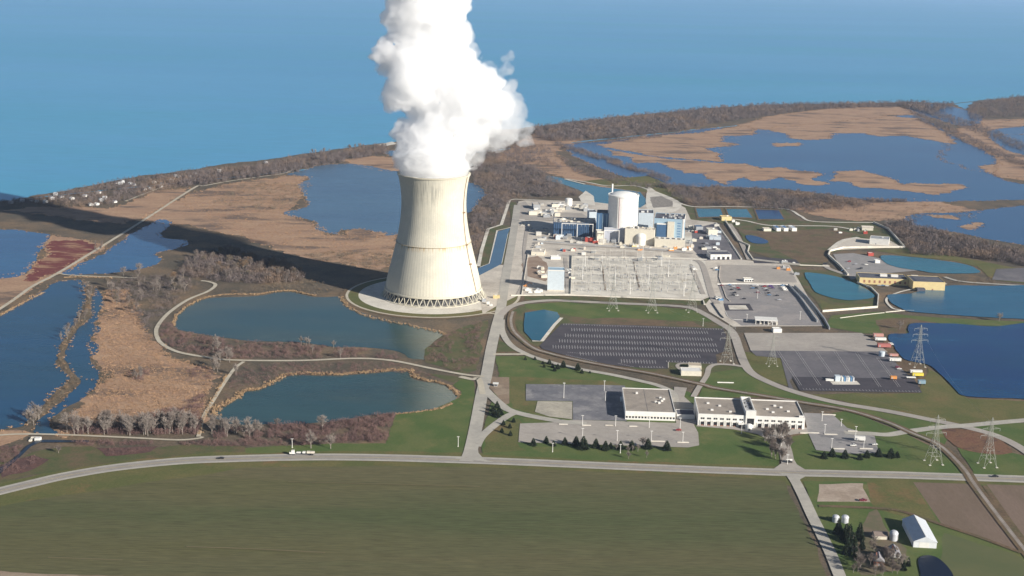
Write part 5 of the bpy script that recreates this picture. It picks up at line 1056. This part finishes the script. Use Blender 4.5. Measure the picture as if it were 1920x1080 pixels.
con5 = [(1571,1002,13),(1580,1012,9),(1592,1018,15),(1598,1034,15),(1611,1012,14),(1588,1040,13),(1604,1046,9),(1586,1008,12),(1616,1030,9),(1694,1070,8),(1703,1062,7)]
for k, (px, py, h) in enumerate(sorted(con5)): tree('spruce_tree', SP[k%2], px, py, h, f'tall dark farm spruce, {nth(k)} from the left in the farm windbreak', 'spruces in the farm windbreak', 1.25)
# brush and woods nobody could count
def brush_template(n, h, r, up=1.2):
    P = np.stack([RNG.normal(0,r*.42,n), RNG.normal(0,r*.42,n), RNG.uniform(0,h*.75,n)],1); D = np.stack([RNG.normal(0,.7,n),RNG.normal(0,.7,n),RNG.uniform(.2,up,n)],1)
    return slivers(P, D, RNG.uniform(.18,.42,n)*h, .085*h**.5)
def brush(name, regions, m, label=None):
    T = []
    for poly, n, h0, h1, r in regions:
        pts = scatter(poly, n)
        tpl = [brush_template(42, 1, 1) for _ in range(6)]
        for x, y in pts:
            cl = .75+.6*noise.noise(Vector((x/30,y/30,0))); 
            if noise.noise(Vector((x/22,y/22,4))) < -.28: continue
            hh = random.uniform(h0,h1)*(.7+.6*max(0,cl)); rr = r*random.uniform(.7,1.3); t_ = random.choice(tpl); a = random.uniform(0,6.28); c, s_ = math.cos(a), math.sin(a)
            X = t_[...,0]*rr; Y = t_[...,1]*rr; T.append(np.stack([X*c-Y*s_+x, X*s_+Y*c+y, t_[...,2]*hh],-1))
    T = np.concatenate(T); me = tri_mesh(name, T, m); o = link(bpy.data.objects.new(name, me)); tag(o, kind='stuff'); return o
far_r = [(995,243),(1100,229),(1230,216),(1330,206),(1450,199),(1600,197),(1720,194),(1790,199),(1740,215),(1690,200),(1540,206),(1440,218),(1330,234),(1270,248),(1160,260),(1100,264),(1040,266),(1010,258)]
brush('woods', [
 (far_r, 5600, 8, 16, 6), ([(1812,206),(1830,194),(1920,182),(1990,176),(1990,215),(1880,222),(1820,225)], 1400, 7, 14, 6),
 ([(885,325),(905,292),(960,300),(1020,325),(1055,350),(1085,368),(960,372),(948,400),(935,420),(910,440),(895,470),(885,480),(880,420),(900,385),(915,360),(890,345)], 1900, 6, 11, 4.5),
 ([(885,290),(900,275),(935,262),(985,270),(1030,275),(1035,300),(1060,320),(960,300)], 700, 5, 9, 4),
 ([(1230,345),(1300,352),(1440,358),(1560,368),(1620,385),(1500,398),(1390,388),(1300,387),(1255,368)], 1800, 5, 10, 4.5),
 ([(1655,425),(1700,420),(1760,437),(1850,460),(1920,478),(1990,490),(1990,512),(1900,495),(1800,482),(1710,478),(1690,450)], 1500, 6, 12, 4.5),
 ([(380,350),(300,352),(340,335),(400,325),(500,311),(560,300),(720,276),(730,288),(650,303),(590,314),(540,326),(430,342)], 1500, 8, 15, 4.5),
 ([(0,388),(0,382),(100,368),(200,345),(330,327),(400,318),(380,345),(300,360),(200,388),(100,390)], 1300, 5, 11, 3.2),
 ([(1440,365),(1560,372),(1640,385),(1620,395),(1500,400)], 300, 3, 7, 4),
 ([(335,515),(352,490),(392,474),(430,468),(478,482),(545,497),(572,522),(562,530),(480,533),(400,529)], 1700, 4, 9, 3.6),
 ([(200,528),(262,520),(345,518),(372,535),(350,548),(320,580),(295,600),(285,640),(268,640),(262,600),(240,585),(210,560)], 650, 2, 5, 3),
 ([(1035,268),(1050,268),(1180,308),(1260,335),(1250,342),(1170,316),(1045,275)], 1000, 3, 6, 3.5),
 ([(1130,265),(1240,253),(1240,258),(1140,269)], 200, 2, 5, 3),
 ([(1700,205),(1730,215),(1850,272),(1990,335),(1990,345),(1840,282),(1720,225)], 1100, 4, 8, 4),
 ([(1745,205),(1840,235),(1990,300),(1990,312),(1830,250),(1740,215)], 1000, 4, 8, 4),
 ([(1040,290),(1100,310),(1180,340),(1240,350),(1220,356),(1150,343),(1080,325)], 600, 2, 5, 3.5),
 ([(1330,355),(1440,362),(1560,374),(1700,376),(1700,380),(1560,380),(1440,368)], 700, 3, 7, 3.5)], mat('wood_twigs', (.185,.15,.14), (.10,.083,.08), .07, (.21,.15,.11), .012, rough=1, spec=.02))
brush('scrub', [
 ([(325,614),(350,626),(432,640),(560,648),(690,656),(772,676),(735,675),(667,671),(560,675),(437,674),(340,660),(308,645),(298,625),(310,600)], 900, 2, 4.5, 2.6),
 ([(442,700),(470,685),(560,681),(735,681),(800,698),(820,712),(770,700),(640,702),(520,706),(445,740),(410,765),(430,725)], 380, 1.5, 3, 2.2),
 ([(505,798),(572,797),(635,790),(700,780),(740,778),(734,802),(724,829),(635,831),(585,829),(500,822)], 900, 2.5, 4.5, 2.5),
 ([(130,828),(330,830),(470,826),(630,833),(460,838),(330,836),(150,836)], 420, 1.5, 3.5, 2.2),
 ([(800,652),(835,630),(850,622),(905,604),(900,650),(893,694),(868,700),(800,676)], 420, 1.5, 4, 2.4),
 ([(300,800),(380,790),(372,815),(280,816),(130,814),(150,802)], 500, 2, 6, 2.8), ([(385,800),(470,806),(500,812),(490,826),(400,822)], 160, 2, 5, 2.5), ([(290,775),(385,740),(375,795),(250,805),(200,800)], 320, 1.5, 4, 2.8), ([(235,705),(262,690),(285,700),(262,718)], 60, 2, 4, 2.5), ([(350,690),(400,690),(400,712),(360,712)], 60, 1.5, 3, 2.5),
 ([(0,872),(60,855),(80,862),(40,885),(0,895)], 140, 1, 2.5, 2), ([(0,840),(45,835),(30,860),(0,870)], 90, 1, 3, 2.2), ([(200,842),(280,842),(270,852),(205,854)], 80, 1, 2.5, 2)], TWIGP)
brush('scrub', [
 ([(465,340),(560,345),(575,372),(560,385),(520,400),(470,395),(400,380),(440,355)], 700, 1.5, 3.5, 3), ([(560,478),(640,470),(745,478),(745,498),(700,503),(600,488)], 420, 1.5, 4, 3),
 ([(640,560),(655,580),(700,597),(780,612),(800,614),(700,602)], 60, 1, 2, 2), ([(570,522),(640,532),(655,550),(590,553),(540,543),(480,548),(430,550),(400,553),(480,538)], 200, 1, 3, 2.2),
 ([(165,545),(172,560),(168,600),(145,617),(122,645),(115,665),(124,690),(150,712),(122,738),(70,788),(58,790),(110,735),(136,711),(112,680),(112,655),(130,622),(160,585)], 420, 1, 3, 2),
 ([(940,290),(1000,300),(1030,320),(1100,335),(1020,322),(950,305)], 200, 1.5, 3.5, 2.6), ([(200,600),(300,640),(390,690),(380,780),(300,795),(150,800),(200,700)], 260, .6, 1.4, 2.5),
 ([(1385,432),(1440,438),(1560,430),(1600,440),(1500,490),(1445,466)], 120, .6, 1.5, 2), ([(1700,375),(1820,395),(1820,410),(1640,415),(1560,405)], 260, 1, 3, 3),
 ([(947,600),(955,640),(985,665),(1060,684),(1210,712),(1330,730),(1420,744),(1500,757)], 160, .5, 1.4, 1.6),
 ([(1780,530),(1860,522),(1870,530),(1790,532)], 60, 1.5, 3, 2), ([(1535,950),(1690,959),(1840,1008),(1915,1036),(1840,1011),(1690,961)], 120, .5, 1.3, 1.4)], TWIGB)
# reeds: low tufts that roughen the marsh edges and fill the pond banks
def tufts(name, spots, m, n=16, seed=1):
    tpl = []
    for _ in range(8):
        P = np.stack([RNG.normal(0,.45,n), RNG.normal(0,.45,n), np.zeros(n)],1); D = np.stack([RNG.normal(0,.35,n),RNG.normal(0,.35,n),np.ones(n)],1); tpl.append(slivers(P, D, RNG.uniform(.5,1.1,n), .45))
    T = []
    for x, y, h, r in spots:
        q = tpl[random.randrange(8)].copy(); a = random.uniform(0,6.28); c, s_ = math.cos(a)*r, math.sin(a)*r; X = q[...,0]*c-q[...,1]*s_+x; Y = q[...,0]*s_+q[...,1]*c+y; T.append(np.stack([X,Y,q[...,2]*h+.3],-1))
    o = link(bpy.data.objects.new(name, tri_mesh(name, np.concatenate(T), m))); tag(o, kind='stuff'); return o
sp_ = []
for P, mn in EDGES:
    for i, p in enumerate(P):
        if p.length > 6000 or (p-P[i-1]).length > 60: continue
        d = p.length; 
        for _ in range(1 if d < 2600 else 2):
            if random.random() < .75: sp_.append((p.x+random.gauss(0,1.0+d/1400), p.y+random.gauss(0,1.0+d/1400), random.uniform(.6,1.4), random.uniform(1.0,2.4)))
tufts('reeds', sp_, mat('reed_stalks', (.38,.245,.15), (.26,.17,.11), .05, rough=1, spec=.02), 12)
sp_ = []
for P, wd in BANKS:
    for i in range(len(P)-1):
        p, q = P[i], P[i+1]; L_ = (q-p).length; t_ = (q-p).normalized(); nn = Vector((-t_.y,t_.x,0)); k = max(1, int(L_*wd*.22)) if random.random() < min(1, L_*wd*.5) else 0
        for _ in range(k):
            c = p.lerp(q, random.random()); e = noise.noise(c/16)*wd*.35; o_ = random.gauss(0, wd*.26)+e; sp_.append((c.x+nn.x*o_, c.y+nn.y*o_, random.uniform(1.0,2.2), random.uniform(.8,1.5)))
tufts('reeds', sp_, mat('bank_reed_stalks', (.42,.29,.17), (.32,.215,.13), .15, rough=1, spec=.02), 14)
sp_ = []
for poly, n in (([(195,545),(240,542),(262,590),(285,640),(330,672),(400,690),(395,730),(375,790),(300,800),(200,812),(110,815),(160,755),(195,700),(185,620)], 4200), ([(330,375),(400,350),(470,338),(560,330),(575,345),(530,402),(590,420),(640,440),(745,442),(745,498),(560,470),(400,425)], 2600), ([(1127,272),(1272,252),(1440,218),(1630,198),(1715,212),(1777,252),(1702,254),(1562,249),(1472,249),(1400,250),(1352,300),(1190,285)], 1800)):
    for x, y in scatter(poly, n): sp_.append((x, y, random.uniform(.3,.7), random.uniform(1.0,2.4)))
tufts('reeds', sp_, mat('reed_heads', (.42,.27,.165), (.31,.20,.125), .03, rough=1, spec=.02), 10)
# ------------------------------------------------------------------ haze
hz = MB().box(-60000,-1500,-1,60000,79000,900).build('haze', None); tag(hz, kind='stuff')
HM = bpy.data.materials.new('haze_air'); HM.use_nodes = True; t = HM.node_tree; t.nodes.clear()
o_ = t.nodes.new('ShaderNodeOutputMaterial'); v_ = t.nodes.new('ShaderNodeVolumePrincipled'); v_.inputs['Color'].default_value = (.62,.78,1,1); v_.inputs['Density'].default_value = 3e-5; v_.inputs['Anisotropy'].default_value = .2
t.links.new(v_.outputs[0], o_.inputs['Volume']); hz.data.materials.append(HM)
